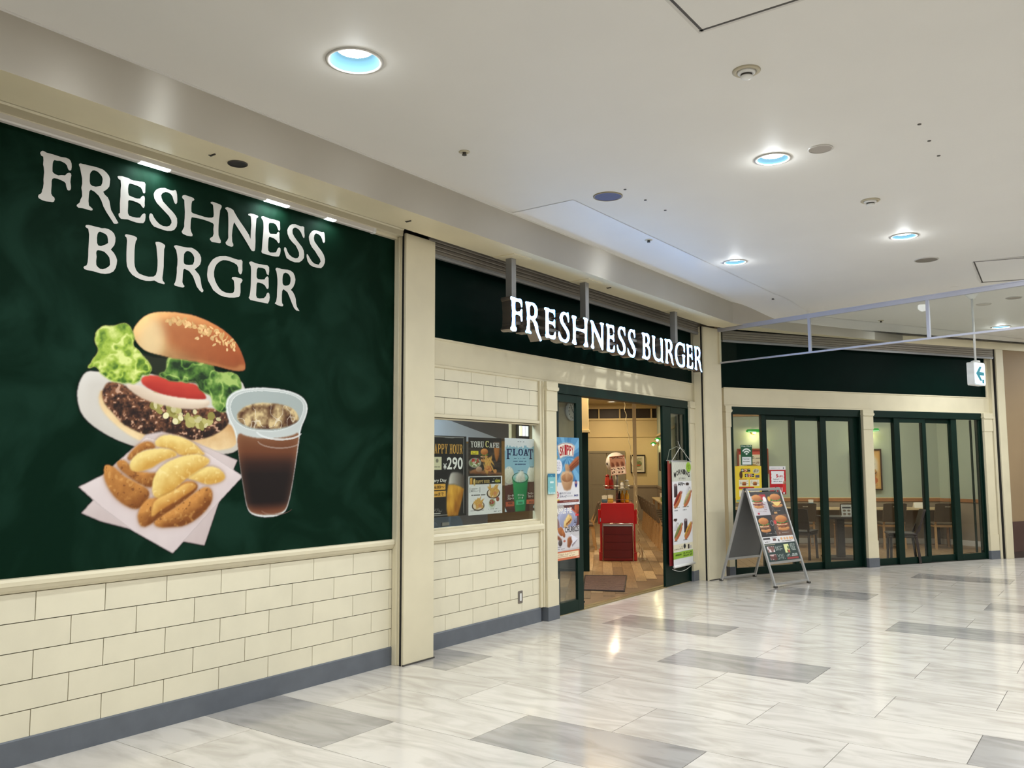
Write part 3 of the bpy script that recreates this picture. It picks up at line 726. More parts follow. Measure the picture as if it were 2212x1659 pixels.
# the far side of the concourse, behind and to the left of the camera
struct(MB().box(-6.2, 26, -7.2, -7.0, 0, 3.8).build('wall_opposite', mat('far_wall', rgb(205, 196, 180), .6, noise=.05, nscale=1)))
struct(MB().box(-6.2, -6.0, -7.2, 5.2, 0, 3.8).build('wall_end', mat('far_wall', rgb(205, 196, 180), .6)))
LETTERS=[("F",[[2231,3345,2235,3355,2244,3362,2254,3361,2266,3357,2294,3358,2327,3357,2348,3356,2374,3360,2391,3358,2402,3350,2408,3335,2410,3315,2408,3297,2402,3291,2394,3292,2388,3301,2383,3315,2373,3325,2356,3330,2342,3332,2326,3328,2311,3328,2305,3319,2302,3304,2302,3279,2303,3258,2310,3250,2322,3246,2336,3244,2355,3251,2375,3255,2385,3270,2397,3277,2407,3276,2410,3265,2407,3242,2406,3224,2410,3205,2411,3188,2408,3177,2399,3172,2391,3174,2384,3191,2380,3210,2371,3217,2352,3221,2333,3224,2314,3222,2304,3215,2301,3201,2302,3177,2301,3147,2302,3128,2309,3117,2320,3110,2323,3101,2320,3087,2311,3081,2297,3080,2276,3077,2256,3078,2237,3084,2231,3092,2234,3104,2247,3115,2251,3126,2251,3136,2256,3149,2258,3177,2256,3198,2257,3223,2258,3242,2254,3270,2250,3284,2251,3308,2249,3329,2237,3332]]),
("R",[[2451,3339,2452,3346,2460,3351,2474,3351,2489,3353,2504,3352,2534,3355,2567,3355,2596,3352,2617,3340,2633,3325,2641,3306,2640,3280,2638,3259,2624,3238,2602,3218,2612,3203,2631,3191,2642,3172,2648,3145,2655,3118,2666,3103,2704,3050,2691,3042,2676,3040,2652,3069,2627,3099,2608,3127,2594,3160,2577,3186,2551,3204,2527,3211,2519,3199,2517,3173,2516,3138,2520,3113,2532,3106,2543,3098,2542,3090,2533,3086,2513,3087,2483,3088,2459,3085,2448,3093,2451,3102,2465,3117,2469,3136,2478,3158,2476,3185,2471,3207,2475,3233,2473,3265,2467,3289,2458,3324],[2518,3277,2518,3303,2523,3317,2533,3329,2543,3333,2563,3331,2579,3320,2591,3308,2596,3294,2594,3268,2587,3250,2575,3244,2555,3236,2534,3236,2522,3243,2518,3260]]),
("E",[[2686,3334,2693,3340,2715,3345,2730,3344,2753,3344,2776,3338,2791,3337,2814,3341,2829,3342,2847,3345,2862,3345,2868,3335,2868,3308,2868,3283,2863,3275,2855,3277,2848,3295,2838,3307,2818,3312,2789,3314,2765,3313,2758,3301,2756,3278,2758,3252,2763,3237,2780,3234,2800,3231,2818,3231,2837,3236,2846,3251,2856,3259,2865,3256,2868,3243,2867,3218,2869,3198,2865,3185,2859,3182,2849,3190,2840,3201,2819,3207,2791,3210,2764,3208,2760,3198,2761,3171,2760,3140,2762,3123,2771,3111,2790,3109,2818,3110,2841,3116,2853,3138,2867,3150,2876,3146,2877,3128,2874,3102,2863,3086,2840,3081,2816,3080,2788,3082,2763,3086,2738,3082,2718,3080,2704,3093,2702,3107,2711,3115,2710,3140,2708,3175,2710,3217,2709,3256,2711,3286,2707,3317,2693,3322]]),
("S",[[2926,3290,2935,3311,2951,3327,2972,3339,3001,3347,3018,3344,3040,3342,3059,3345,3073,3353,3081,3348,3087,3325,3090,3297,3090,3274,3082,3261,3072,3266,3063,3285,3055,3306,3041,3319,3021,3324,3005,3322,2986,3310,2976,3293,2980,3276,2991,3256,3014,3239,3033,3224,3059,3207,3079,3189,3092,3171,3095,3144,3092,3117,3077,3093,3055,3079,3028,3073,3001,3074,2968,3077,2936,3081,2920,3094,2905,3115,2900,3133,2903,3153,2912,3161,2923,3156,2933,3139,2951,3120,2973,3105,2997,3098,3024,3101,3043,3111,3055,3132,3053,3149,3035,3173,3007,3194,2977,3215,2949,3236,2932,3259,2927,3278]]),
("H",[[3123,3319,3128,3331,3144,3338,3164,3337,3187,3336,3207,3333,3213,3324,3207,3316,3197,3310,3193,3291,3192,3260,3194,3237,3207,3231,3233,3230,3260,3229,3290,3227,3321,3229,3348,3235,3360,3243,3362,3262,3359,3289,3355,3319,3350,3327,3336,3331,3336,3340,3351,3345,3379,3343,3407,3341,3421,3335,3420,3322,3410,3301,3407,3270,3403,3232,3401,3195,3401,3158,3403,3128,3413,3108,3422,3094,3422,3080,3412,3075,3381,3073,3353,3071,3337,3084,3339,3094,3359,3109,3365,3129,3362,3162,3365,3190,3356,3200,3328,3204,3291,3207,3251,3207,3218,3205,3198,3203,3192,3186,3191,3156,3191,3126,3198,3104,3208,3090,3207,3079,3196,3075,3167,3073,3137,3079,3128,3090,3136,3106,3146,3128,3145,3151,3147,3184,3147,3226,3143,3269,3140,3304,3128,3310]]),
("N",[[3448,3323,3453,3331,3467,3337,3492,3335,3513,3328,3528,3308,3547,3285,3577,3254,3611,3221,3646,3184,3660,3155,3661,3184,3661,3216,3664,3255,3661,3292,3657,3317,3636,3322,3637,3330,3656,3338,3682,3339,3713,3337,3720,3332,3717,3323,3705,3314,3703,3280,3701,3238,3700,3193,3702,3149,3701,3104,3698,3082,3687,3075,3671,3077,3656,3094,3629,3127,3599,3161,3561,3203,3523,3245,3517,3227,3511,3189,3508,3148,3512,3105,3521,3091,3521,3077,3507,3070,3482,3071,3463,3079,3459,3091,3472,3107,3480,3126,3478,3163,3478,3212,3476,3262,3472,3298,3464,3313]]),
("E",[[3745,3333,3752,3340,3766,3343,3790,3341,3817,3338,3851,3341,3879,3340,3900,3341,3910,3334,3911,3310,3913,3282,3906,3269,3896,3275,3887,3293,3875,3309,3855,3315,3831,3312,3816,3308,3811,3293,3812,3265,3817,3240,3828,3231,3854,3236,3882,3241,3888,3253,3900,3262,3908,3255,3908,3226,3911,3201,3911,3186,3903,3178,3894,3183,3883,3195,3858,3205,3821,3208,3813,3194,3811,3162,3810,3128,3813,3106,3827,3095,3858,3100,3882,3107,3893,3134,3908,3149,3920,3142,3921,3125,3917,3101,3907,3082,3886,3077,3848,3073,3824,3074,3797,3075,3763,3076,3754,3086,3758,3103,3760,3137,3762,3175,3766,3218,3768,3260,3767,3289,3763,3310,3750,3323]]),
("S",[[3977,3290,3984,3309,3999,3330,4020,3345,4049,3352,4075,3349,4100,3347,4122,3352,4133,3347,4134,3314,4139,3285,4136,3268,4128,3266,4117,3280,4105,3301,4086,3318,4061,3327,4046,3326,4030,3315,4024,3301,4026,3278,4041,3258,4067,3234,4096,3211,4119,3192,4132,3171,4138,3143,4136,3116,4118,3092,4092,3074,4053,3067,4013,3071,3977,3083,3964,3108,3951,3140,3954,3158,3963,3161,3973,3153,3983,3132,4001,3113,4027,3100,4055,3097,4077,3103,4091,3122,4089,3148,4075,3171,4057,3194,4027,3211,3998,3234,3981,3262]]),
("S",[[4179,3285,4187,3307,4205,3331,4227,3346,4250,3350,4277,3348,4304,3348,4323,3354,4330,3342,4336,3307,4337,3282,4327,3268,4315,3275,4307,3297,4293,3316,4270,3326,4247,3327,4232,3311,4227,3286,4233,3263,4253,3244,4276,3224,4304,3203,4327,3177,4340,3147,4339,3119,4325,3090,4303,3070,4264,3066,4226,3066,4192,3076,4171,3099,4161,3130,4161,3146,4166,3152,4174,3147,4191,3127,4210,3107,4233,3093,4279,3091,4298,3120,4290,3140,4266,3162,4243,3188,4212,3211,4192,3237,4182,3262]]),
("B",[[2504,2984,2508,2993,2522,2997,2541,2997,2563,2996,2584,2996,2603,2995,2622,3000,2644,2999,2664,2992,2680,2979,2689,2956,2689,2932,2684,2909,2663,2878,2683,2862,2698,2840,2705,2820,2703,2795,2698,2772,2685,2749,2664,2734,2636,2725,2609,2723,2582,2725,2561,2728,2529,2727,2509,2731,2504,2740,2508,2747,2522,2755,2527,2774,2529,2810,2528,2849,2529,2895,2529,2940,2522,2974,2510,2978],[2576,2932,2578,2954,2584,2967,2593,2973,2610,2969,2626,2966,2638,2956,2643,2938,2645,2914,2629,2901,2602,2886,2586,2887,2578,2900],[2575,2840,2578,2854,2587,2859,2606,2860,2626,2856,2643,2843,2656,2829,2660,2811,2662,2784,2654,2772,2635,2757,2619,2750,2603,2749,2589,2757,2579,2768,2577,2792,2579,2817]]),
("U",[[2748,2980,2750,2989,2759,2993,2780,2993,2806,2993,2824,2987,2827,2978,2819,2962,2815,2936,2813,2902,2814,2863,2815,2830,2819,2805,2829,2782,2847,2766,2877,2759,2910,2756,2945,2763,2960,2778,2967,2805,2969,2837,2968,2873,2963,2910,2959,2943,2956,2960,2949,2978,2951,2986,2970,2991,2995,2988,3015,2979,3016,2969,3010,2951,3010,2919,3010,2882,3011,2839,3008,2795,3005,2766,3008,2749,3023,2735,3019,2727,3002,2728,2977,2731,2952,2740,2923,2732,2893,2728,2863,2730,2834,2737,2804,2750,2783,2771,2769,2796,2764,2828,2762,2875,2762,2919,2763,2953,2759,2972]]),
("R",[[3078,2982,3081,2990,3095,2995,3117,2994,3148,2994,3176,2996,3202,3001,3225,2996,3248,2985,3266,2969,3276,2950,3277,2926,3270,2902,3255,2884,3231,2862,3247,2848,3265,2833,3276,2809,3282,2778,3288,2753,3301,2735,3298,2724,3289,2720,3272,2730,3250,2752,3235,2786,3219,2817,3193,2843,3158,2853,3150,2846,3147,2817,3146,2783,3145,2763,3152,2749,3162,2740,3157,2731,3146,2728,3118,2729,3092,2732,3087,2740,3095,2754,3101,2783,3104,2817,3103,2849,3106,2868,3106,2904,3101,2936,3094,2963],[3150,2920,3151,2948,3160,2963,3173,2973,3185,2974,3203,2969,3217,2956,3226,2940,3226,2914,3217,2891,3191,2883,3166,2881,3153,2887,3150,2902]]),
("G",[[3325,2846,3327,2873,3330,2897,3344,2926,3364,2954,3388,2973,3417,2987,3463,2997,3494,2997,3525,2993,3563,2990,3589,2996,3599,2986,3598,2956,3600,2923,3595,2903,3587,2893,3577,2896,3567,2912,3565,2936,3555,2953,3533,2962,3498,2968,3467,2969,3443,2965,3416,2949,3395,2928,3382,2902,3376,2871,3378,2842,3387,2815,3403,2789,3422,2768,3443,2754,3474,2747,3505,2748,3527,2753,3537,2765,3540,2790,3537,2819,3533,2840,3516,2852,3520,2862,3545,2868,3570,2866,3596,2864,3603,2855,3598,2842,3587,2828,3588,2801,3589,2768,3585,2746,3576,2734,3540,2724,3500,2718,3463,2717,3426,2723,3399,2735,3374,2749,3352,2780,3333,2806,3327,2828]]),
("E",[[3653,2986,3657,2994,3670,3000,3686,2999,3704,2994,3735,2994,3772,2995,3809,2998,3823,2988,3825,2961,3821,2929,3805,2934,3798,2951,3790,2967,3766,2972,3729,2968,3721,2954,3718,2923,3719,2897,3729,2886,3756,2887,3787,2893,3799,2912,3812,2920,3821,2910,3822,2879,3824,2851,3822,2835,3814,2829,3805,2832,3792,2850,3773,2859,3745,2863,3726,2861,3720,2844,3719,2805,3718,2769,3726,2752,3748,2750,3785,2759,3800,2774,3809,2796,3821,2805,3831,2797,3835,2772,3831,2745,3820,2726,3792,2725,3749,2726,3706,2727,3672,2728,3657,2741,3664,2757,3669,2786,3672,2830,3672,2881,3672,2933,3668,2965]]),
("R",[[3880,2981,3883,2992,3892,2997,3915,2997,3934,2994,3960,2997,3987,3000,4016,2997,4040,2987,4054,2965,4061,2939,4057,2912,4043,2882,4021,2857,4040,2844,4058,2820,4068,2795,4071,2766,4080,2740,4104,2713,4074,2713,4053,2728,4032,2763,4011,2802,3991,2834,3954,2851,3943,2836,3941,2804,3942,2767,3945,2747,3956,2736,3951,2725,3935,2723,3903,2727,3880,2736,3892,2752,3898,2787,3898,2829,3900,2877,3899,2914,3893,2950,3888,2970],[3943,2919,3945,2946,3953,2966,3971,2975,3991,2972,4006,2962,4016,2945,4017,2921,4011,2898,3996,2886,3972,2878,3955,2880,3945,2892]]),
]
MURAL={
"plate":[2545,2140,2506,2077,2494,1993,2514,1903,2563,1841,2641,1788,2740,1739,2851,1702,2977,1675,3107,1661,3288,1653,3454,1654,3596,1671,3651,1763,3670,1981,3653,2111,3600,2183,2616,2141],
"heel":[2644,2050,2623,1983,2645,1918,2705,1855,2787,1792,2880,1741,3062,1691,3287,1683,3465,1685,3589,1713,3598,1815,3521,1877,3166,1874,2842,1938],
"patty":[2672,2085,2650,2031,2647,1984,2673,1939,2723,1894,2775,1839,2847,1803,2952,1767,3082,1746,3284,1750,3402,1778,3497,1834,3533,1888,3506,1951,3277,1971,3051,1989,2838,2034,2765,2082],
"onion":[2775,2083,2838,2025,2923,1986,3052,1959,3197,1944,3324,1954,3377,1986,3370,2017,3275,2012,3093,2021,2963,2043,2888,2077],
"tomato":[2882,2091,2896,2136,2980,2148,3101,2123,3225,2117,3284,2106,3357,2027,3322,2013,3184,2006,3049,2023,2962,2048],
"gap":[2869,2281,2937,2159,3046,2128,3295,2117,3390,2113,3511,2187,3460,2214,3062,2271,2954,2265],
"lettuce1":[2538,2149,2584,2218,2616,2264,2590,2308,2592,2365,2624,2402,2657,2425,2711,2423,2760,2450,2806,2440,2818,2402,2845,2362,2826,2325,2885,2287,2902,2250,2945,2229,2953,2151,2917,2138,2884,2174,2887,2106,2857,2079,2805,2085,2755,2086,2696,2091,2651,2107,2616,2141,2600,2177,2559,2146],
"lettuce2":[2984,2173,3002,2145,3045,2133,3090,2107,3157,2122,3225,2127,3283,2126,3285,2075,3333,2052,3381,2044,3383,1987,3420,1952,3470,1930,3518,1951,3566,2029,3622,2098,3613,2162,3573,2213,3485,2211,3412,2200,3398,2241,3403,2284,3360,2311,3288,2312,3219,2297,3186,2257,3138,2314,3083,2298,3046,2249,3054,2199,3033,2167],
"bun":[2818,2407,2842,2454,2892,2511,2965,2546,3073,2562,3209,2566,3328,2545,3451,2503,3553,2440,3620,2349,3663,2232,3560,2218,3410,2242,3267,2260,3085,2263,2997,2274,2900,2289,2846,2337,2824,2374],
"paper2":[2549,1317,2711,1495,2931,1777,3036,1799,3169,1773,3604,1623,3464,1341,3366,1070,3216,1106,2871,1202,2673,1261],
"paper1":[2526,1468,2670,1537,2931,1767,3357,1679,3652,1515,3488,1366,3141,1038,2872,1193,2669,1344],
"w1":[2813,1640,2871,1708,2932,1738,2985,1729,3003,1690,2934,1689,2874,1650,2835,1612],
"w2":[2986,1709,3005,1759,3069,1782,3169,1773,3262,1734,3322,1684,3358,1653,3264,1658,3174,1647,3106,1691,3040,1700],
"w3s":[2750,1616,2794,1626,2835,1592,2847,1564,2940,1544,3024,1543,3005,1494,2986,1446,2901,1477,2797,1545,2756,1583],
"w3f":[2830,1592,2854,1640,2914,1679,3019,1695,3106,1691,3163,1652,3086,1631,3022,1602,2981,1573,2898,1549,2847,1554],
"w4":[2669,1574,2687,1602,2736,1583,2798,1526,2880,1487,2975,1437,2957,1370,2897,1320,2815,1347,2733,1415,2682,1500],
"w5":[2987,1417,2984,1495,3013,1553,3065,1602,3174,1647,3287,1663,3383,1633,3384,1601,3314,1561,3224,1511,3137,1433,3074,1375,3014,1387],
"w6":[3201,1511,3291,1561,3384,1586,3469,1565,3520,1506,3460,1471,3365,1462,3293,1489],
"w7s":[2894,1267,2907,1333,2956,1389,3009,1387,3116,1423,3224,1501,3318,1463,3273,1409,3163,1332,3035,1260,2932,1203],
"w7f":[3009,1382,3116,1418,3225,1486,3318,1458,3183,1381,3054,1317,2982,1263,2990,1330],
"w8":[2994,1238,3056,1278,3163,1332,3273,1409,3365,1457,3413,1425,3416,1353,3336,1264,3212,1201,3102,1207,3037,1206],
"cup":[3493,1982,3515,2058,3615,2108,3799,2132,4022,2125,4154,2087,4205,2020,4187,1937,4138,1854,4119,1715,4081,1487,4043,1307,4002,1242,3865,1221,3732,1245,3685,1290,3655,1419,3618,1591,3579,1815,3520,1888],
"cola":[3583,1815,3620,1591,3659,1419,3688,1300,3731,1260,3865,1240,4002,1258,4037,1319,4076,1487,4110,1715,4125,1831,4059,1794,3850,1767,3676,1780],
"ice":[3570,1900,3619,1978,3748,2020,3911,2025,4068,2001,4129,1923,4086,1887,3972,1849,3834,1836,3675,1845],
"rimin":[3524,1984,3553,2050,3641,2090,3799,2112,4008,2107,4125,2074,4171,2018,4150,1947,4115,1888,3973,1832,3835,1817,3675,1828,3584,1869,3544,1921],
}
# ================================================================== GREEN BOARD with its lettering and food print
bd = thing('sign_board', 'large dark green wall board printed with shop name, burger, potato wedges and cola', 'sign', T(3.5, 4.90, .99))
BO = Matrix.Translation((-3.5, -4.90, -.99))
MB().box(-3.0, 5.098, 4.898, 4.905, .985, 3.47).build('board', GREENP, bd, BO)
def loops_of(lps, dx=0, dz=0, k=1.0): return [[((lp[i] - dx) * k / 1000.0, (lp[i + 1] - dz) * k / 1000.0) for i in range(0, len(lp), 2)] for lp in lps]
for ch, lps in LETTERS:
    fillpoly(loops_of(lps), 'letter', LETW, y=4.8955, parent=bd, M=BO)
# food print, painted in wall coordinates (mm)
X0, X1, Z0, Z1 = 2480, 4220, 1025, 2580
cv = Canvas(470, 420)
def mp(k): 
    p = MURAL[k]; q = [((p[i] - X0) / (X1 - X0), (Z1 - p[i + 1]) / (Z1 - Z0)) for i in range(0, len(p), 2)]
    for _ in range(0 if k.startswith('paper') else 2):      # round the corners of the outline
        q = [r for i in range(len(q)) for r in ((q[i][0] * .75 + q[(i + 1) % len(q)][0] * .25, q[i][1] * .75 + q[(i + 1) % len(q)][1] * .25),
                                               (q[i][0] * .25 + q[(i + 1) % len(q)][0] * .75, q[i][1] * .25 + q[(i + 1) % len(q)][1] * .75))]
    return q
def frill(m, amp, sc):
    """ruffled outline"""
    return blur(((blur(m, 4) + (cv.noise(sc, 2) - .5) * amp) > .5).astype(float), 1)
def leafy(m, hi, mid, lo, sc):
    a = cv.noise(sc, 4); r = 1 - np.abs(cv.noise(sc * .9, 3) - .5) * 9.0; b = blur(m, 5); gy, gx = np.gradient(b)
    t = np.clip(.40 + (a - .5) * 1.9 + (gx * .5 + gy * .9) * 5 + np.clip(r, 0, 1) * .5, 0, 1)[..., None]
    hi, mid, lo = (np.asarray(q, float) for q in (hi, mid, lo))
    cv.put(m, np.where(t < .5, lo + (mid - lo) * t * 2, mid + (hi - mid) * (t * 2 - 1)))
    cv.put(m * (blur(m, 1) < .8), hi, .5)
n1 = cv.noise(40, 3); n2 = cv.noise(90, 2); n3 = cv.noise(14, 3)
cv.shaded(cv.pm(mp('plate'), 1), (236, 232, 226), (180, 172, 160), 10, amt=.6)
cv.put(cv.pm(mp('heel'), 3) * .55, (206, 184, 150))
cv.shaded(cv.pm(mp('heel'), 1), (240, 214, 166), (196, 146, 92), 9, ly=.9, tex=n1, tamt=.18)
m = cv.pm(mp('patty'), 1); cv.shaded(m, (132, 84, 56), (34, 19, 15), 11, amt=1.2, tex=n2, tamt=.95)
cv.put(m * np.clip((n2 - .66) * 9, 0, 1), (214, 176, 150), .8); cv.put(m * np.clip((.36 - n1) * 8, 0, 1), (30, 14, 12), .7)
for (bx, by) in ((430, 655), (470, 690), (540, 735), (610, 745), (660, 750), (760, 765), (700, 720), (520, 660), (560, 700)):
    pass
mk = cv.pm([(.20 + .10, .345), (.42, .40), (.52, .43), (.58, .45), (.57, .48), (.45, .475), (.36, .46), (.27, .40)], 1)
cv.speck(mk, 34, (168, 160, 92), .016, .016, 34)
cv.speck(mk, 12, (216, 208, 160), .011, .010, 20)
cv.put(cv.pm(mp('gap'), 2), (24, 34, 14))
cv.shaded(cv.pm(mp('tomato'), 1), (214, 74, 56), (150, 30, 26), 6, tex=n3, tamt=.15)
m = cv.pm(mp('onion'), 1); cv.shaded(m, (240, 226, 206), (196, 170, 146), 4, tex=cv.noise(10, 2, .6, 3), tamt=.18)
leafy(frill(cv.pm(mp('lettuce2')), .7, 26), (166, 192, 104), (84, 126, 48), (20, 46, 16), 24)
m = cv.pm(mp('bun'), 1)
g = np.clip((cv.U - .22) / .42, 0, 1)[..., None]
cv.put(m, np.array([226, 182, 122]) * (1 - g) + np.array([176, 96, 48]) * g)
b_ = blur(m, 16); gy, gx = np.gradient(b_); sh = np.clip(-(gy * .9 + gx * .5) * -14, -.9, .6)
cv.c = np.where(m[..., None] > .5, np.clip(cv.c * (1 + sh[..., None] * .55 + (n1[..., None] - .5) * .10), 0, 255), cv.c)
top = cv.em(.47, .13, .20, .07, 14, 8); cv.put(m * top, (150, 66, 30), .55)
lb = cv.em(.27, .14, .05, .09, 10, 8); cv.put(m * lb, (240, 214, 164), .75)
edge = m * np.clip((b_ < .62) * (cv.V > .2), 0, 1); cv.put(blur(edge.astype(float), 2) * m, (212, 150, 96), .5)
sd = cv.pm([(.325, .052), (.36, .03), (.45, .036), (.54, .062), (.60, .092), (.635, .12), (.62, .135), (.55, .115), (.47, .085), (.39, .062)], 0)
cv.speck(sd, 92, (226, 182, 122), .0085, .0052, 22)
cv.speck(m * cv.pm([(.33, .06), (.6, .1), (.63, .16), (.4, .1)]), 10, (226, 188, 134), .0075, .005, 18)
leafy(frill(cv.pm(mp('lettuce1')), .7, 26), (222, 232, 142), (160, 188, 66), (64, 104, 26), 24)
for k, c0, c1 in (('paper2', (222, 208, 206), (190, 172, 170)), ('paper1', (236, 224, 222), (204, 188, 188))):
    m = cv.pm(mp(k), 1); cv.put(blur(m, 5) * .0, (0, 0, 0)); cv.shaded(m, c0, c1, 16, amt=.5, tex=cv.noise(60, 1, 1, .3), tamt=.05)
    e_ = m * (blur(m, 2) < .8); cv.put(e_, (170, 154, 152), .35)
sk = ((206, 142, 72), (120, 66, 24)); fsh = ((240, 214, 134), (206, 156, 70))
shd = sum(cv.pm(mp(k)) for k in ('w1', 'w2', 'w3s', 'w4', 'w5', 'w6', 'w7s', 'w8')); shd = blur(np.clip(shd, 0, 1), 8)
cv.put(np.clip(shd, 0, 1) * cv.a * .35, (150, 112, 96))
for k, t in (('w2', 1), ('w1', 0), ('w3s', 0), ('w3f', 1), ('w6', 1), ('w4', 0), ('w7s', 0), ('w5', 1), ('w7f', 2), ('w8', 0)):
    m = cv.pm(mp(k), 1); c0, c1 = fsh if t else sk
    if t == 2: c0, c1 = (232, 186, 104), (184, 122, 50)
    e_ = np.clip(blur(m, 2) * 1.6, 0, 1) - m; cv.put(np.clip(e_, 0, 1) * cv.a, (120, 70, 30), .55)
    cv.shaded(m, c0, c1, 11, amt=1.5, tex=n1, tamt=.26)
    cv.put(m * np.clip((blur(n2, 1) - .62) * 8, 0, 1), (230, 180, 108) if not t else (248, 230, 166), .4)
    if not t: cv.put(m * np.clip((.25 - n2) * 12, 0, 1), (104, 58, 26), .5)
m = cv.pm(mp('cup'), 1); cv.put(m, (196, 202, 200)); e_ = m * (blur(m, 3) < .85); cv.put(e_.astype(float), (228, 232, 230), .9)
m2 = cv.pm(mp('rimin'), 1); cv.put(m2, (168, 178, 176)); cv.put(m2 * (blur(m2, 2) < .75), (236, 238, 236), .8)
m = cv.pm(mp('cola'), 1)
cv.vgrad(m, [(.50, (122, 78, 48)), (.58, (104, 58, 34)), (.63, (50, 27, 20)), (.68, (22, 12, 11)), (.80, (20, 10, 10)), (.84, (96, 52, 32)), (.87, (120, 74, 52))])
cl = blur(m, 9); cv.put(m * np.clip(1.0 - cl, 0, 1) * .7, (150, 104, 76))
m = cv.pm(mp('ice'), 1); cv.shaded(m, (214, 190, 140), (72, 40, 22), 3, tex=cv.noise(34, 3), tamt=1.0)
cv.put(m * (np.abs(cv.noise(22, 2) - .5) < .018), (236, 228, 210), .6)
rr = cv.em(.843, .484, .118, .042) - cv.em(.843, .479, .113, .038); cv.put(np.clip(rr, 0, 1) * (cv.V > .49), (226, 230, 230), .8)
rr = cv.em(.843, .530, .108, .034) - cv.em(.843, .526, .105, .031); cv.put(np.clip(rr, 0, 1) * (cv.V > .53), (190, 180, 176), .5)
rr = cv.em(.838, .835, .078, .028) - cv.em(.838, .831, .076, .026); cv.put(np.clip(rr, 0, 1) * (cv.V > .84), (150, 120, 104), .6)
cv.sheet('food_print', (X1 - X0) / 1000.0, (Z1 - Z0) / 1000.0, bd, BO @ Matrix.Translation((X0 / 1000.0, 4.8950, Z0 / 1000.0)), mask=True)

# light rail above the board
lr = thing('light_rail', 'long white lighting rail along the top of the green board', 'light', T(3.3, 4.838, 3.458))
MB().prism_x([(-.022, -.012), (-.014, -.02), (.014, -.02), (.022, -.012), (.022, .018), (-.022, .018)], -5.3, 1.485).build('rail', mat('rail_white', rgb(216, 210, 202), .35, noise=.03), lr)
MB().box(-5.3, 1.46, -.010, .02, .018, .03).build('rail_back', SHUT, lr)
MB().prism_x([(-.024, -.014), (-.014, -.024), (.014, -.024), (.024, -.014), (.024, .02), (-.024, .02)], 1.47, 1.50).build('end_cap', WHITEP, lr)
for i, x in enumerate((-.412, .53, 1.03, 1.40)):
    if i < 3:
        MB().prism_x([(-.023, -.013), (-.014, -.0215), (.014, -.0215), (.023, -.013)], x - (.10 if i < 2 else .045), x + (.10 if i < 2 else .045)).build('lamp', emis('led_cool', (.82, .93, 1.0, 1), 14.0), lr)
        l = area('rail_lamp_light', (3.3 + x, 4.834, 3.430), .05, 1.6 if i < 2 else .8, COOL, shape='RECTANGLE', size_y=.03); l.data.size = .2
    MB().box(x - .16, x - .13, -.012, .02, .015, .024).build('clip', GREYD, lr)

# ================================================================== HANGING SIGN
sg = thing('illuminated_sign', 'glowing white channel-letter sign hanging from three grey posts above the entrance', 'sign', T(8.3, 4.51, 2.79))
SX = [6.205, 10.47]
order = LETTERS
# letter slots along the sign (mm of the board letters re-spaced on one line)
widths = [max(l[0][0::2]) - min(l[0][0::2]) for _, l in order]
gap = 42; total = sum(widths) + gap * 13 + 150
kx = (SX[1] - SX[0]) * 1000.0 / total
x = 0.0
face = emis('sign_face', (.42, .66, 1.0, 1), 18.0)
_nt = face.node_tree; _n = _nt.nodes.new('ShaderNodeTexNoise'); _n.inputs['Scale'].default_value = 7.0
_rp = _nt.nodes.new('ShaderNodeValToRGB'); _rp.color_ramp.elements[0].color = (.038, .19, .46, 1); _rp.color_ramp.elements[1].color = (.20, .46, 1.0, 1)
_rp.color_ramp.elements[0].position = .36; _rp.color_ramp.elements[1].position = .58
_tc = _nt.nodes.new('ShaderNodeTexCoord'); _nt.links.new(_tc.outputs['Object'], _n.inputs['Vector'])
_nt.links.new(_n.outputs[0], _rp.inputs[0]); _nt.links.new(_rp.outputs[0], _nt.nodes['Principled BSDF'].inputs['Emission Color'])
can = mat('sign_can', rgb(150, 140, 132), .25, metal=.85, noise=.1, nscale=12)
for i, (ch, lps) in enumerate(order):
    mnx = min(lps[0][0::2]); base = 3073 if i < 9 else 2722
    kz = 0.31 / 0.277
    L2 = [[((lp[j] - mnx + x) * kx / 1000.0 + SX[0] - 8.3, (lp[j + 1] - base) * kz / 1000.0) for j in range(0, len(lp), 2)] for lp in lps]
    fillpoly(L2, 'letter', face, depth=.11, y=0, parent=sg, sub=can)
    x += widths[i] + gap + (150 - gap if i == 8 else 0)
for px_, w_ in ((6.34, .07), (7.66, .07), (9.83, .07)):
    MB().box(px_ - 8.3 - .035, px_ - 8.3 + .035, .055, .125, .02, .706).build('hanging_post', STEEL, sg, bevel=.003)
    MB().box(px_ - 8.3 - .14, px_ - 8.3 + .14, -.05, .19, .704, .711).build('ceiling_plate', SOFFM, sg, bevel=.002)
MB().box(SX[0] - 8.3 + .05, SX[1] - 8.3 - .05, .075, .105, .10, .13).box(SX[0] - 8.3 + .05, SX[1] - 8.3 - .05, .075, .105, .20, .23).build('back_rail', STEEL, sg)
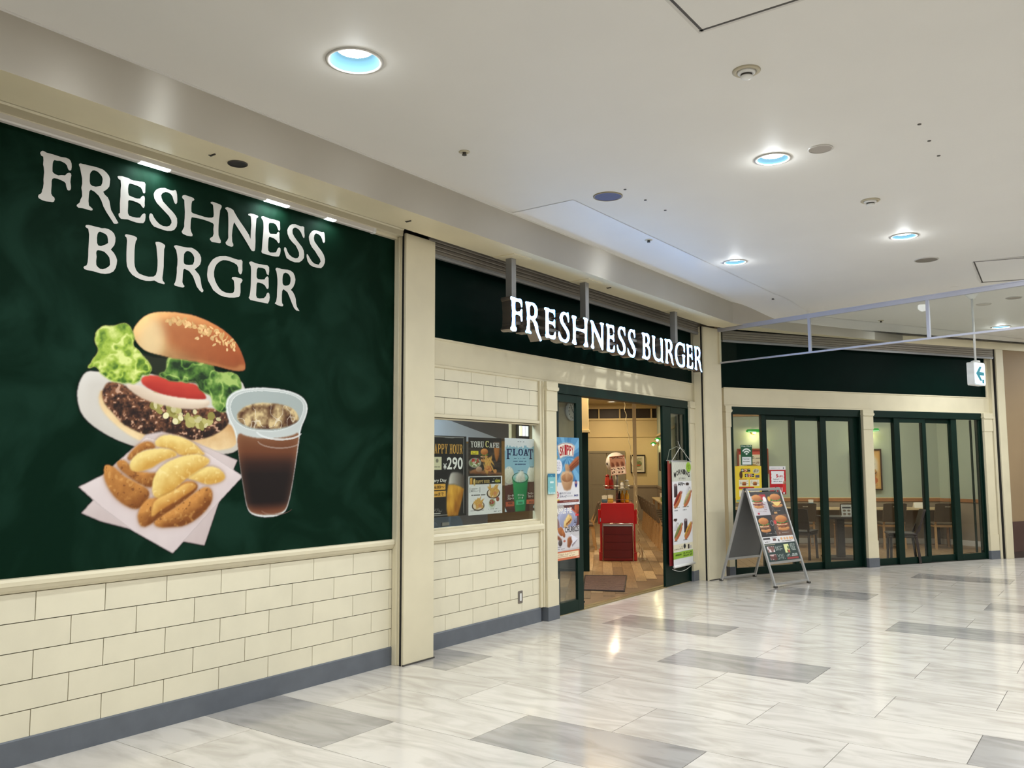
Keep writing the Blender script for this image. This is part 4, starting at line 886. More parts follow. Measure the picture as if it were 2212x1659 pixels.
# ================================================================== POSTERS
def sheetpost(name, label, x0, x1, z0, z1, y, c, M=None, group=None, bow=0.0):
    o = c.sheet(name, x1 - x0, z1 - z0, None, (M if M is not None else Matrix()) @ Matrix.Translation((x0, y, z0)), bow=bow)
    return tag(o, label, 'poster', group)
def slab(s, x0, x1, z0, z1, col, parent, y=-.0012, bold=.10):
    """slab-serif capitals built from strokes"""
    S = .16
    R = lambda a, b, c, d: [(a, b), (c, b), (c, d), (a, d)]
    G = {
     'H': [R(.12, 0, .34, 1), R(.66, 0, .88, 1), R(.3, .43, .7, .56), R(0, 0, .44, .1), R(.56, 0, 1, .1), R(0, .9, .44, 1), R(.56, .9, 1, 1)],
     'A': [[(.08, 0), (.26, 0), (.5, .78), (.5, 1), (.4, 1)], [(.92, 0), (.68, 0), (.42, .85), (.4, 1), (.6, 1)], R(.28, .28, .72, .39), R(0, 0, .38, .1), R(.56, 0, 1, .1)],
     'P': [R(.12, 0, .36, 1), R(0, 0, .5, .1), R(0, .9, .6, 1), R(.36, .44, .6, .55), [(.6, 1), (.85, .95), (.97, .8), (.97, .64), (.85, .5), (.6, .44), (.6, .55), (.7, .6), (.74, .72), (.7, .85), (.6, .9)]],
     'Y': [R(.38, 0, .62, .48), R(.24, 0, .76, .1), [(.1, .95), (.32, .95), (.56, .42), (.4, .42)], [(.9, .95), (.72, .95), (.48, .42), (.62, .42)], R(0, .9, .42, 1), R(.6, .9, 1, 1)],
     'O': [[(.5, 1), (.25, .96), (.08, .8), (.02, .5), (.08, .2), (.25, .04), (.5, 0), (.5, .1), (.36, .16), (.28, .3), (.26, .5), (.28, .7), (.36, .84), (.5, .9)],
           [(.5, 1), (.75, .96), (.92, .8), (.98, .5), (.92, .2), (.75, .04), (.5, 0), (.5, .1), (.64, .16), (.72, .3), (.74, .5), (.72, .7), (.64, .84), (.5, .9)]],
     'U': [R(.12, .25, .34, 1), R(.7, .25, .88, 1), R(0, .9, .46, 1), R(.56, .9, 1, 1), [(.12, .25), (.2, .08), (.36, 0), (.64, 0), (.8, .08), (.88, .25), (.7, .25), (.66, .15), (.55, .1), (.46, .1), (.37, .15), (.34, .25)]],
     'R': [R(.12, 0, .36, 1), R(0, 0, .46, .1), R(0, .9, .6, 1), R(.36, .46, .6, .56), [(.6, 1), (.82, .95), (.92, .82), (.92, .66), (.82, .54), (.6, .46), (.6, .56), (.66, .62), (.70, .73), (.66, .85), (.6, .9)], [(.5, .5), (.72, .5), (.98, .08), (1, 0), (.78, 0)]],
     'C': [[(.95, .70), (.80, .70), (.72, .84), (.55, .9), (.36, .84), (.27, .68), (.26, .5), (.28, .3), (.38, .15), (.56, .1), (.72, .14), (.84, .26), (.96, .22), (.84, .07), (.6, 0), (.35, .01), (.14, .12), (.03, .32), (.02, .55), (.08, .8), (.25, .95), (.5, 1), (.72, .97), (.84, .92), (.86, 1), (.95, 1)]],
     'F': [R(.12, 0, .36, 1), R(0, 0, .52, .1), R(0, .9, .95, 1), R(.82, .68, .95, .92), R(.34, .45, .68, .55), R(.62, .36, .72, .64)],
     'E': [R(.12, 0, .36, 1), R(0, 0, .95, .1), R(0, .9, .95, 1), R(.83, .7, .95, .92), R(.83, .06, .97, .32), R(.34, .45, .68, .55), R(.62, .36, .72, .64)],
     'L': [R(.14, 0, .40, 1), R(0, 0, .95, .11), R(0, .9, .54, 1), R(.82, .06, .95, .34)],
     'T': [R(.38, 0, .62, 1), R(.22, 0, .78, .1), R(0, .89, 1, 1), R(0, .68, .12, .92), R(.88, .68, 1, .92)]}
    n = sum(.45 if ch == ' ' else 1 for ch in s); pw = (x1 - x0) / (n * 1.0); gw = pw * .9; x = x0
    mb = MB()
    for ch in s:
        if ch == ' ': x += pw * .45; continue
        for poly in G[ch]:
            q = [(x + p[0] * gw, y, z0 + p[1] * (z1 - z0)) for p in poly]
            a = sum(q[i][0] * q[(i + 1) % len(q)][2] - q[(i + 1) % len(q)][0] * q[i][2] for i in range(len(q)))
            if a < 0: q = q[::-1]
            mb.add(q, [tuple(range(len(q)))])
        x += pw
    return mb.build('lettering', ink(col), parent)

# happy hour beer poster
c = Canvas(96, 128, (29, 29, 31))
for r in ((.05, .012, .93, .018), (.05, .975, .5, .98), (.925, .03, .935, .97), (.05, .03, .06, .5)): c.put(c.rm(*r), (196, 192, 184), .8)
c.lines(.42, .015, .66, .033, 1, (150, 150, 150)); c.lines(.38, .06, .62, .075, 1, (140, 140, 140))
c.put(c.rm(.05, .265, .322, .418), (226, 220, 186)); c.put(c.em(.205, .31, .035, .024), (128, 124, 108)); c.lines(.1, .352, .3, .365, 1, (70, 66, 56)); c.lines(.08, .378, .31, .398, 1, (60, 58, 52))
c.put(c.rm(0, .598, .43, .664), (236, 178, 78)); c.put(c.rm(0, .683, .435, .75), (236, 178, 78))
N = lambda x, y: ((x + 32) / 722.0, (y - 60) / 1580.0)
m = c.pm([N(300, 1200), N(330, 1010), N(450, 1010), N(560, 1045), N(645, 1100), N(610, 1300), N(560, 1500), N(520, 1638), N(320, 1638), N(300, 1500)], 1)
c.shaded(m, (244, 186, 74), (150, 88, 22), 8, tex=c.noise(9, 3, 1, .5), tamt=.5)
m = c.pm([N(330, 1015), N(350, 880), N(375, 800), N(430, 770), N(500, 772), N(590, 800), N(650, 860), N(652, 1000), N(642, 1105), N(560, 1050), N(450, 1015)], 1)
g = np.clip((c.U - .55) / .40, 0, 1)[..., None]; c.put(m, np.array([214, 208, 200]) * (1 - g) + np.array([70, 60, 54]) * g)
c.lines(.05, .88, .36, .935, 4, (150, 148, 140)); c.put(c.rm(.06, .945, .30, .955), (220, 220, 214))
o = sheetpost('beer_poster', 'black poster with a tall glass of beer and 290 yen price, beside the pillar', 5.694, 6.214, 1.121, 1.847, 5.028, c)
w, h = .52, .726
slab('HAPPY HOUR', .035 * w, .895 * w, (1 - .222) * h, (1 - .103) * h, (226, 172, 84), o)
text('290', .46 * w, .895 * w, (1 - .42) * h, (1 - .265) * h, (244, 243, 238), o, bold=.02)
text('¥', .365 * w, .455 * w, (1 - .418) * h, (1 - .342) * h, (244, 243, 238), o, bold=.02)
text('Every Day', .02 * w, .452 * w, (1 - .582) * h, (1 - .53) * h, (240, 238, 230), o, bold=.015)
text('16:00～', .10 * w, .40 * w, (1 - .652) * h, (1 - .612) * h, (60, 44, 20), o, bold=.02)
text('Closeまで', .03 * w, .38 * w, (1 - .738) * h, (1 - .696) * h, (60, 44, 20), o)

# yoru cafe poster
c = Canvas(92, 76, (38, 32, 30))
c.put(np.clip((c.noise(14, 3, .6, 2.2) - .35) * 1.6, 0, 1) * (c.V > .24), (112, 96, 84), .8)
c.put(c.rm(.07, .36, .29, .45), (226, 210, 62)); c.lines(.10, .375, .27, .44, 2, (70, 60, 20))
c.lines(.40, .05, .62, .07, 1, (120, 118, 112))
m = c.pm([(.03, .88), (.2, .82), (.6, .9), (.99, .93), (.99, .98), (.4, .96), (.05, .94)], 1); c.shaded(m, (180, 122, 80), (96, 58, 36), 2)
c.burger(.47, .47, .24, .36, (104, 60, 40))
m = c.pm([(.76, .12), (.94, .12), (.93, .45), (.89, .56), (.86, .63), (.83, .63), (.79, .5), (.76, .3)], 1); c.shaded(m, (206, 138, 72), (130, 74, 34), 3); c.put(c.rm(.77, .12, .94, .26) * m, (96, 92, 90))
c.put(c.em(.19, .66, .18, .13), (196, 196, 182), .75); c.put(c.em(.19, .67, .15, .10), (128, 140, 84)); c.speck(c.em(.2, .62, .10, .06), 14, (176, 40, 44), .02, .02, 20); c.speck(c.em(.19, .7, .13, .06), 10, (226, 222, 206), .02, .016, 20)
c.shaded(c.em(.31, .83, .09, .07), (214, 176, 146), (130, 96, 76), 2)
c.fries(.60, .70, .30, .34, 20); c.speck(c.em(.62, .82, .14, .08), 10, (190, 118, 66), .035, .03, 20); c.put(c.em(.80, .88, .05, .05), (206, 142, 84))
o = sheetpost('menu_poster', 'dark poster headed in white capitals with burger, salad and fries on a wood board', 6.243, 6.762, 1.480, 1.842, 5.028, c)
w, h = .519, .362
slab('YORU', .06 * w, .46 * w, .74 * h, .90 * h, (236, 234, 226), o); slab('C', .50 * w, .615 * w, .75 * h, .92 * h, (240, 232, 150), o); slab('AFE', .62 * w, .93 * w, .74 * h, .875 * h, (236, 234, 226), o)

# happy hour food menu
c = Canvas(92, 80, (226, 225, 224))
c.put(c.rm(.03, .025, .96, .215), (32, 31, 31)); c.shaded(c.rm(.045, .05, .115, .21), (240, 190, 90), (170, 110, 40), 2); c.shaded(c.em(.17, .15, .035, .09), (240, 220, 150), (170, 130, 60), 2)
c.put(c.em(.85, .14, .09, .055), (90, 88, 40)); c.lines(.68, .07, .9, .095, 1, (190, 188, 180)); c.lines(.68, .125, .76, .165, 1, (220, 220, 216))
for cu, cv_, r in ((.73, .40, .20), (.28, .71, .18)):
    c.put(c.em(cu, cv_ + .06, r, r * .72), (74, 56, 46)); c.put(c.em(cu, cv_ + .05, r * .86, r * .6), (226, 206, 180)); c.fries(cu, cv_ - .01, r * 1.5, r * 1.3, 22); c.put(c.em(cu + .05, cv_ + .06, .05, .05), (206, 140, 92))
c.put(c.em(.69, .73, .11, .14), (206, 212, 200)); c.put(c.em(.69, .71, .09, .10), (150, 150, 108)); c.speck(c.em(.69, .69, .07, .06), 9, (172, 44, 56), .018, .016, 18); c.put(c.em(.86, .62, .05, .06), (150, 84, 62))
c.lines(.07, .475, .50, .505, 1, (80, 78, 76)); c.lines(.06, .875, .48, .905, 1, (80, 78, 76)); c.lines(.58, .865, .90, .89, 1, (80, 78, 76)); c.lines(.06, .96, .28, .978, 1, (50, 50, 50)); c.lines(.74, .93, .96, .955, 2, (120, 120, 120))
for r in ((.04, .28, .05, .43), (.32, .28, .33, .43), (.04, .28, .07, .29), (.30, .28, .33, .29), (.04, .42, .07, .43), (.30, .42, .33, .43)): c.put(c.rm(*r), (80, 78, 76))
o = sheetpost('menu_poster', 'white food menu sheet with a black happy hour strip, under the burger poster', 6.243, 6.770, 1.116, 1.476, 5.027, c)
w, h = .527, .36
slab('HAPPY HOUR', .215 * w, .615 * w, .815 * h, .90 * h, (222, 190, 112), o); text('¥290', .78 * w, .93 * w, .835 * h, .90 * h, (236, 226, 90), o)
text('おなかすく', .09 * w, .28 * w, .66 * h, .70 * h, (70, 68, 66), o, bold=0); text('限定メニュー', .07 * w, .30 * w, .60 * h, .645 * h, (60, 58, 56), o, bold=0)

# float poster
c = Canvas(90, 132, (150, 190, 208))
dr = .085 + .035 * c.noise(11, 2)[0:1, :] + .02 * (c.noise(22, 1)[1:2, :] > .5)
c.put((c.V < dr).astype(float), (228, 228, 232)); c.put((c.U < .03) * (c.V < .17) * 1.0, (228, 228, 232))
c.put(c.rm(0, .66, 1, 1), (76, 44, 38)); c.put(c.rm(0, .57, .30, .67), (168, 160, 150)); c.put(c.rm(.74, .57, 1, .67), (168, 160, 150))
c.put(c.pm([(0, .64), (.3, .62), (.3, .95), (.0, .95)]), (88, 52, 44)); c.put(c.pm([(.74, .60), (1, .60), (1, .95), (.74, .95)]), (82, 44, 38))
c.shaded(c.em(.13, .50, .17, .115), (240, 238, 226), (186, 180, 158), 7, tex=c.noise(26, 2), tamt=.2); c.shaded(c.em(.90, .49, .16, .11), (240, 238, 226), (186, 180, 158), 7, tex=c.noise(26, 2), tamt=.2)
m = c.pm([(.25, .54), (.77, .54), (.72, .80), (.66, 1), (.34, 1), (.29, .80)], 1); c.shaded(m, (64, 160, 96), (24, 104, 62), 9)
rg = np.clip(c.em(.51, .54, .275, .075) - c.em(.51, .538, .25, .064), 0, 1); c.put(c.em(.51, .54, .27, .072), (156, 198, 190), .7); c.put(rg, (30, 90, 66))
c.shaded(c.pm([(.34, .585), (.36, .52), (.44, .47), (.54, .435), (.62, .46), (.66, .52), (.68, .58), (.52, .60)], 1), (234, 232, 222), (180, 176, 160), 6, tex=c.noise(26, 2), tamt=.25)
for a, b, col in ((.03, .86, (176, 88, 60)), (.37, .845, (84, 176, 130)), (.71, .84, (182, 92, 62))): c.put(c.rm(a, b, a + .27, b + .062), col)
c.put(c.pm([(0, .93), (.06, .985), (0, .99)]), (200, 220, 226)); c.put(c.pm([(1, .90), (.93, .96), (1, .965)]), (200, 220, 226))
c.lines(.36, .035, .66, .052, 1, (90, 90, 96)); c.lines(.30, .265, .72, .285, 1, (40, 66, 110)); c.lines(.28, .305, .74, .325, 1, (40, 66, 110)); c.lines(.33, .345, .70, .365, 1, (40, 66, 110))
c.lines(.04, .395, .22, .415, 1, (96, 128, 150)); c.lines(.84, .385, .96, .405, 1, (96, 128, 150)); c.lines(.42, .435, .62, .45, 1, (110, 130, 140))
o = sheetpost('drink_poster', 'pale blue poster of a green cream soda topped with ice cream', 6.815, 7.335, 1.115, 1.848, 5.028, c)
w, h = .52, .733
slab('F', .06 * w, .25 * w, (1 - .285) * h, (1 - .145) * h, (26, 38, 92), o, bold=0); slab('LOA', .255 * w, .80 * w, (1 - .235) * h, (1 - .143) * h, (26, 38, 92), o); slab('T', .775 * w, .965 * w, (1 - .285) * h, (1 - .145) * h, (26, 38, 92), o)
for s_, a, b, v0, v1 in (('コーラ', .09, .28, .765, .795), ('フロート', .08, .29, .80, .83), ('クリーム', .41, .62, .76, .79), ('ソーダ', .43, .60, .80, .828), ('コーヒー', .75, .95, .745, .773), ('フロート', .76, .95, .785, .815)):
    text(s_, a * w, b * w, (1 - v1) * h, (1 - v0) * h, (240, 238, 230), o, bold=.02)
for s_, a, b in (('¥380', .10, .25), ('¥400', .43, .58), ('¥420', .79, .94)): text(s_, a * w, b * w, (1 - .895) * h, (1 - .865) * h, (56, 60, 50), o, bold=.0)

# peanut cream churro poster on the door leaf
c = Canvas(84, 128, (86, 142, 182))
ang = np.arctan2(c.V * 1.45 - .30 * 1.45, c.U - .52); c.put((np.sin(ang * 9 + .6) > .35) * 1.0, (120, 174, 208), .8); c.put((np.sin(ang * 5 + 2) > .6) * 1.0, (46, 104, 152), .6)
c.put(c.rm(0, .665, 1, 1), (220, 218, 220)); c.put(c.pm([(0, .665), (1, .655), (1, .69), (0, .70)]), (220, 218, 220))
fan = [(.13, .125), (.30, .09), (.50, .078), (.70, .09), (.83, .125), (.765, .285), (.55, .272), (.36, .29), (.235, .322)]
c.put(c.pm(fan, 1), (232, 226, 210)); q = [((x - .5) * .92 + .5, (y - .2) * .90 + .2) for x, y in fan]; c.put(np.clip(c.pm(fan) - c.pm(q), 0, 1), (150, 40, 44), .30)
m = c.pm([(.55, .43), (.86, .295), (1.0, .27), (1.0, .40), (.82, .455), (.66, .515)], 1); c.shaded(m, (186, 104, 62), (104, 48, 26), 4)
for t_ in (.33, .66): c.put(c.pm([(.57, .43 + t_ * .08), (1, .27 + t_ * .13), (1, .283 + t_ * .13), (.58, .44 + t_ * .08)]), (92, 42, 24), .7)
m = c.pm([(.42, .40), (.56, .40), (.62, .47), (.58, .56), (.50, .62), (.44, .60), (.44, .50)], 1); c.shaded(m, (208, 166, 126), (142, 96, 64), 4)
m = c.pm([(.25, .57), (.33, .51), (.50, .50), (.68, .51), (.76, .57), (.75, .62), (.68, .72), (.64, .775), (.50, .79), (.38, .775), (.31, .70), (.26, .63)], 1); c.shaded(m, (216, 180, 142), (150, 106, 70), 8)
c.shaded(c.em(.50, .60, .215, .062), (188, 138, 96), (132, 84, 52), 3); c.shaded(c.pm([(.42, .52), (.58, .52), (.60, .60), (.52, .65), (.46, .62)], 1), (206, 162, 120), (150, 104, 70), 3)
c.put(c.em(.17, .435, .15, .105), (226, 224, 232)); c.lines(.10, .36, .25, .50, 6, (110, 108, 124))
c.put(c.em(.09, .685, .05, .045), (112, 146, 190)); c.put(c.em(.09, .675, .028, .022), (206, 140, 108)); c.put(c.em(.86, .69, .052, .055), (44, 48, 120)); c.put(c.em(.86, .675, .026, .02), (206, 140, 108))
for p_ in ((.10, .30), (.05, .575)): c.put(c.em(p_[0], p_[1], .035, .035, 40), (150, 142, 84))
c.put(c.em(.10, .845, .075, .052), (176, 44, 50)); c.put(c.rm(.03, .925, .97, .965), (112, 48, 44)); c.put(c.pm([(.03, .915), (.2, .905), (.2, .925), (.03, .935)]), (226, 190, 60)); c.lines(.36, .935, .94, .952, 1, (206, 170, 150)); c.lines(.08, .978, .92, .99, 1, (160, 158, 158))
o = sheetpost('churro_poster', 'blue poster with a churro dipped in a cup of peanut cream', 7.607, 8.117, 1.150, 1.876, 4.967, c)
w, h = .51, .726
for i, ch in enumerate('SKIPPY'):
    u = .225 + i * .093; hh = .155 - abs(i - 2.2) * .008; vb = .262 - .002 * i - .012 * (1 - abs(i - 2.5) / 2.5) + .012
    text(ch, u * w, (u + .083) * w, (1 - vb - .002) * h, (1 - vb + hh) * h, (172, 34, 44), o, bold=.03)
text('揚げたてチュロス', .20 * w, .64 * w, (1 - .842) * h, (1 - .808) * h, (56, 58, 90), o, bold=.005); text('スキッピー', .20 * w, .54 * w, (1 - .888) * h, (1 - .85) * h, (48, 50, 90), o, bold=.02)
text('ピーナッツクリーム', .55 * w, .74 * w, (1 - .88) * h, (1 - .855) * h, (80, 80, 100), o, bold=0); text('¥400', .77 * w, .94 * w, (1 - .882) * h, (1 - .85) * h, (50, 56, 120), o, bold=.02)
text('期間', .055 * w, .145 * w, (1 - .842) * h, (1 - .815) * h, (240, 226, 226), o); text('限定', .055 * w, .145 * w, (1 - .876) * h, (1 - .848) * h, (240, 226, 226), o)

# apple pie and churros poster
c = Canvas(84, 108, (190, 182, 180))
c.put(c.rm(0, 0, 1, .42), (92, 56, 54)); c.put(c.em(.1, .06, .28, .10), (176, 168, 164)); c.shaded(c.em(.90, .06, .10, .10), (206, 110, 70), (130, 56, 36), 4)
c.shaded(c.em(.49, .27, .42, .22), (176, 180, 206), (120, 122, 150), 9); c.put(np.clip(c.em(.49, .27, .34, .18) - c.em(.49, .27, .33, .172), 0, 1), (206, 210, 226)); c.put(c.em(.05, .36, .12, .14), (132, 100, 100))
m = c.pm([(.34, .40), (.36, .30), (.46, .22), (.54, .16), (.66, .20), (.71, .27), (.62, .34), (.46, .385), (.40, .42)], 1); c.shaded(m, (240, 214, 146), (176, 122, 58), 4, tex=c.noise(20, 2), tamt=.4); c.put(c.pm([(.44, .34), (.66, .25), (.66, .29), (.46, .36)]), (140, 80, 34)); c.put(c.em(.49, .41, .05, .02), (232, 190, 150))
c.put(c.rm(.84, .17, .97, .21), (220, 60, 56)); c.lines(.78, .265, .93, .35, 5, (36, 34, 44)); c.put(c.pm([(.6, .02), (.9, .16), (.88, .18), (.6, .05)]), (190, 100, 80))
c.put(c.pm([(0, .435), (1, .39), (1, .80), (0, .83)]), (206, 202, 204)); c.put(c.rm(.62, .47, 1, .58), (196, 192, 194))
for p_ in ((.20, .48, .13, .05, 45), (.27, .46, .12, .045, 50), (.33, .52, .10, .045, 55)): c.shaded(c.em(p_[0], p_[1], p_[2], p_[3], p_[4]), (196, 124, 72), (120, 62, 30), 3)
m = c.pm([(0, .52), (.16, .56), (.26, .62), (.24, .67), (.12, .62), (0, .57)], 1); c.shaded(m, (156, 84, 50), (90, 44, 26), 3); c.shaded(c.em(.20, .68, .08, .06), (110, 100, 96), (46, 34, 32), 3)
c.put(c.pm([(.52, .60), (.66, .545), (.93, .64), (.70, .76), (.56, .79)]), (226, 224, 232)); c.put(c.pm([(.66, .74), (.93, .645), (.80, .73), (.68, .78)]), (150, 140, 146))
for i in range(3): m = c.pm([(.49 + .05 * i, .62 + .015 * (i % 2)), (.57 + .04 * i, .58), (.70 - .02 * i, .68), (.58, .785), (.49, .76)], 1); c.shaded(m, (186 - 18 * i, 116 - 10 * i, 70), (110, 56, 30), 2)
c.lines(.08, .745, .24, .765, 1, (90, 86, 90)); c.lines(.08, .785, .42, .80, 1, (90, 86, 90)); c.put(c.em(.37, .655, .05, .02), (180, 104, 84))
c.put(c.rm(0, .835, 1, 1), (200, 110, 74)); c.put(c.rm(.04, .865, .96, .955), (232, 214, 180)); c.lines(.08, .875, .82, .945, 3, (150, 100, 76)); c.put(c.rm(.86, .975, .97, .985), (240, 230, 220))
o = sheetpost('pie_poster', 'poster of apple pie on a lilac plate above brown churros', 7.622, 8.105, .573, 1.147, 4.967, c)
w, h = .483, .574
text('APPLE PIE', .03 * w, .68 * w, .852 * h, .955 * h, (240, 236, 232), o, bold=.03); text('CHURROS', .385 * w, .965 * w, .495 * h, .60 * h, (40, 34, 36), o, bold=.02)

# small teal sticker on the post
c = Canvas(24, 34, (126, 186, 190)); c.put(c.rm(0, 0, 1, .16), (58, 120, 150)); c.put(np.clip(c.em(.5, .15, .12, .08) - c.em(.5, .15, .08, .05), 0, 1), (130, 190, 196)); c.put(c.rm(.28, .38, .74, .48), (220, 234, 230), .9); c.lines(.28, .6, .74, .68, 2, (190, 220, 216))
for i in range(8): c.put(c.pm([(.05 + .12 * i, .97), (.10 + .12 * i, .84 + .04 * (i % 3)), (.12 + .12 * i, .97)]), (214, 232, 226))
sheetpost('sticker', 'small teal rectangular sticker on the cream post by the door', 7.386, 7.528, 1.28, 1.49, 4.8985, c)

# ------------------------------------------------------------------ posters on the right-hand panes
def rsheet(name, label, s0, s1, z0, z1, t, c): 
    return sheetpost(name, label, s0, s1, z0, z1, t, c, MR)
c = Canvas(44, 60, (40, 90, 62)); 
for r0, r1 in ((.46, .36), (.30, .20), (.13, 0)):
    m = np.clip(c.em(.5, .50, r0, r0 * .73) - (c.em(.5, .50, r1, r1 * .73) if r1 else 0), 0, 1) * (c.V < .50 - np.abs(c.U - .5) * .52)
    c.put(m, (236, 240, 236))
c.put(c.rm(.10, .60, .90, .97), (226, 230, 232)); c.lines(.16, .68, .84, .74, 1, (70, 74, 76)); c.lines(.16, .80, .84, .86, 1, (70, 74, 76))
o = rsheet('wifi_poster', 'green and white sign with a white wireless signal symbol', -2.392, -2.187, 1.565, 1.857, .022, c)
text('Free Wi-Fi', .015, .19, .262, .285, (226, 236, 228), o, bold=.01)
c = Canvas(84, 92, (238, 208, 62))
for a, b in ((.14, .56),): pass
c.put(c.rm(.04, .0, .06, .02), (200, 60, 40)); c.put(c.em(.80, .14, .13, .07), (206, 200, 170)); c.speck(c.em(.8, .14, .1, .05), 8, (160, 150, 120), .03, .02)
c.shaded(c.em(.22, .24, .06, .10), (120, 80, 50), (50, 34, 28), 2); c.put(c.rm(.76, .25, .92, .32), (92, 88, 110))
for k_, a in enumerate((.22, .34, .46)): c.put(c.rm(a, .07, a + .115, .165), ((60, 50, 40), (180, 70, 50), (40, 36, 32))[k_])
for k_, a in enumerate((.37, .485, .60)): c.put(c.rm(a, .21, a + .115, .305), ((40, 36, 32), (200, 90, 60), (60, 50, 40))[k_])
for u0 in (.14, .55):
    c.put(c.rm(u0, .38, u0 + .36, .55), (240, 232, 206)); c.burger(u0 + .19, .49, .17, .11); c.lines(u0 + .03, .40, u0 + .1, .50, 3, (110, 100, 80)); c.lines(u0 + .28, .40, u0 + .34, .50, 3, (110, 100, 80))
    c.put(c.rm(u0, .66, u0 + .36, .84), (240, 232, 206)); c.burger(u0 + .19, .77, .17, .11); c.put(c.rm(u0, .345, u0 + .3, .368), (190, 120, 50))
c.put(c.rm(.13, .575, .7, .635), (196, 66, 44)); c.put(c.rm(.02, .93, .5, .98), (150, 176, 150))
o = rsheet('kids_menu_poster', "yellow children's set menu poster with small burgers", -2.503, -2.032, 1.03, 1.55, .023, c)
w, h = .471, .52
for k_, ch in enumerate('キッズ'): text(ch, (.235 + .12 * k_) * w, (.325 + .12 * k_) * w, (1 - .155) * h, (1 - .08) * h, (246, 240, 220), o, bold=.02)
for k_, ch in enumerate('セット'): text(ch, (.385 + .115 * k_) * w, (.47 + .115 * k_) * w, (1 - .295) * h, (1 - .22) * h, (246, 240, 220), o, bold=.02)
c = Canvas(56, 76, (186, 30, 38)); c.put(c.rm(0, 0, 1, .12), (228, 226, 228)); c.lines(.06, .055, .66, .085, 1, (130, 128, 130)); c.put(c.em(.88, .065, .03, .03), (60, 60, 70))
c.put(c.rm(.10, .17, .90, .62), (238, 236, 238)); 
for v_ in (.28, .40, .52): c.put(c.em(.08, v_, .035, .03), (186, 30, 38)); c.put(c.em(.92, v_, .035, .03), (186, 30, 38))
c.shaded(c.em(.90, .58, .08, .07), (216, 160, 130), (140, 90, 70), 2); c.put(c.rm(.80, .64, .98, .90), (216, 52, 48)); c.lines(.20, .52, .8, .57, 1, (90, 88, 92)); c.put(c.rm(.72, .75, .78, .90), (226, 200, 200)); c.put(c.rm(.5, .93, .95, .99), (70, 26, 30)); c.put(c.em(.86, .95, .06, .035), (230, 220, 220))
o = rsheet('payment_poster', 'red and white card-payment discount sign on the glass', -1.861, -1.562, 1.13, 1.545, .052, c)
w, h = .299, .415
text('5', .40 * w, .52 * w, (1 - .40) * h, (1 - .28) * h, (196, 30, 44), o, bold=.03); text('％還元', .53 * w, .84 * w, (1 - .40) * h, (1 - .32) * h, (196, 30, 44), o); text('PayPayカード', .22 * w, .80 * w, (1 - .485) * h, (1 - .43) * h, (44, 40, 46), o, bold=.01)

# ------------------------------------------------------------------ hanging morning banner
c = Canvas(64, 140, (232, 231, 232))
c.put(c.rm(0, 0, 1, .19), (212, 212, 198)); c.put((np.sin((c.U + c.V * 2.2) * 60) > .2) * c.rm(0, 0, 1, .19), (200, 202, 184), .5); c.put(c.em(.86, .055, .13, .05), (150, 190, 50)); c.lines(.80, .03, .93, .075, 3, (90, 120, 20))
for u, v in ((.17, .30), (.65, .64)):
    c.shaded(c.rm(u - .09, v - .075, u + .09, v + .045), (96, 76, 82), (30, 22, 26), 4); c.put(c.em(u, v - .075, .09, .012), (150, 132, 134))
for u, v in ((.78, .275), (.13, .61)):
    c.shaded(c.rm(u - .09, v - .055, u + .09, v + .05), (240, 238, 240), (186, 184, 186), 4); c.put(c.em(u, v - .055, .09, .014), (60, 40, 34)); c.put(np.clip(c.em(u + .12, v, .05, .028) - c.em(u + .12, v, .03, .016), 0, 1), (170, 166, 168))
for u, v, c1 in ((.27, .36, (178, 60, 44)), (.77, .355, (226, 216, 150)), (.27, .665, (150, 160, 90)), (.78, .665, (240, 180, 70))):
    c.shaded(c.em(u, v + .012, .24, .045, -38), (232, 150, 100), (166, 92, 52), 4); c.shaded(c.em(u - .02, v - .008, .24, .022, -38), c1, tuple(int(q * .55) for q in c1), 2, tex=c.noise(24, 2), tamt=.4); c.put(c.em(u + .21, v - .062, .03, .012, -38), (150, 50, 36)) 
for u, v in ((.06, .435), (.52, .435), (.06, .725), (.52, .725)):
    c.lines(u, v, u + .32, v + .012, 1, (96, 90, 70)); c.lines(u, v + .022, u + .20, v + .042, 1, (40, 40, 40))
c.put(c.rm(.0, .785, .95, .788), (90, 90, 96)); c.put(c.rm(0, .79, 1, .855), (232, 224, 198)); c.put(c.em(.57, .815, .06, .022), (40, 44, 46)); c.put(c.rm(.74, .80, .82, .845), (50, 36, 40)); c.put(c.rm(.84, .815, .93, .845), (190, 186, 180)); c.lines(.04, .825, .28, .845, 1, (110, 100, 80)); c.lines(.30, .805, .5, .845, 3, (150, 140, 120))
c.put(c.rm(0, .86, 1, .925), (150, 188, 62)); c.lines(.05, .88, .42, .90, 1, (60, 84, 20)); c.lines(.5, .872, .95, .915, 2, (60, 84, 20)); c.lines(.38, .955, .58, .965, 1, (130, 130, 134))
bn = thing('hanging_banner', 'long white breakfast menu banner with hot dogs hanging on the door leaf', 'banner', T(10.325, 4.905, .245))
w, h = .605, 1.372
fs = c.sheet('banner_sheet', w, h, bn)
for i, ch in enumerate('MORNING'):
    u = .10 + i * .118; dz = .030 * (1 - ((i - 3) / 3.0) ** 2)
    text(ch, u * w, (u + .10) * w, (1 - .152) * h + dz * h, (1 - .103) * h + dz * h, (36, 34, 34), bn, bold=.03, y=-.0015)
text('SET MENU', .34 * w, .68 * w, (1 - .172) * h, (1 - .155) * h, (130, 128, 120), bn, bold=0, y=-.0015); text('¥470～', .30 * w, .66 * w, (1 - .235) * h, (1 - .20) * h, (40, 38, 40), bn, bold=.03, y=-.0015)
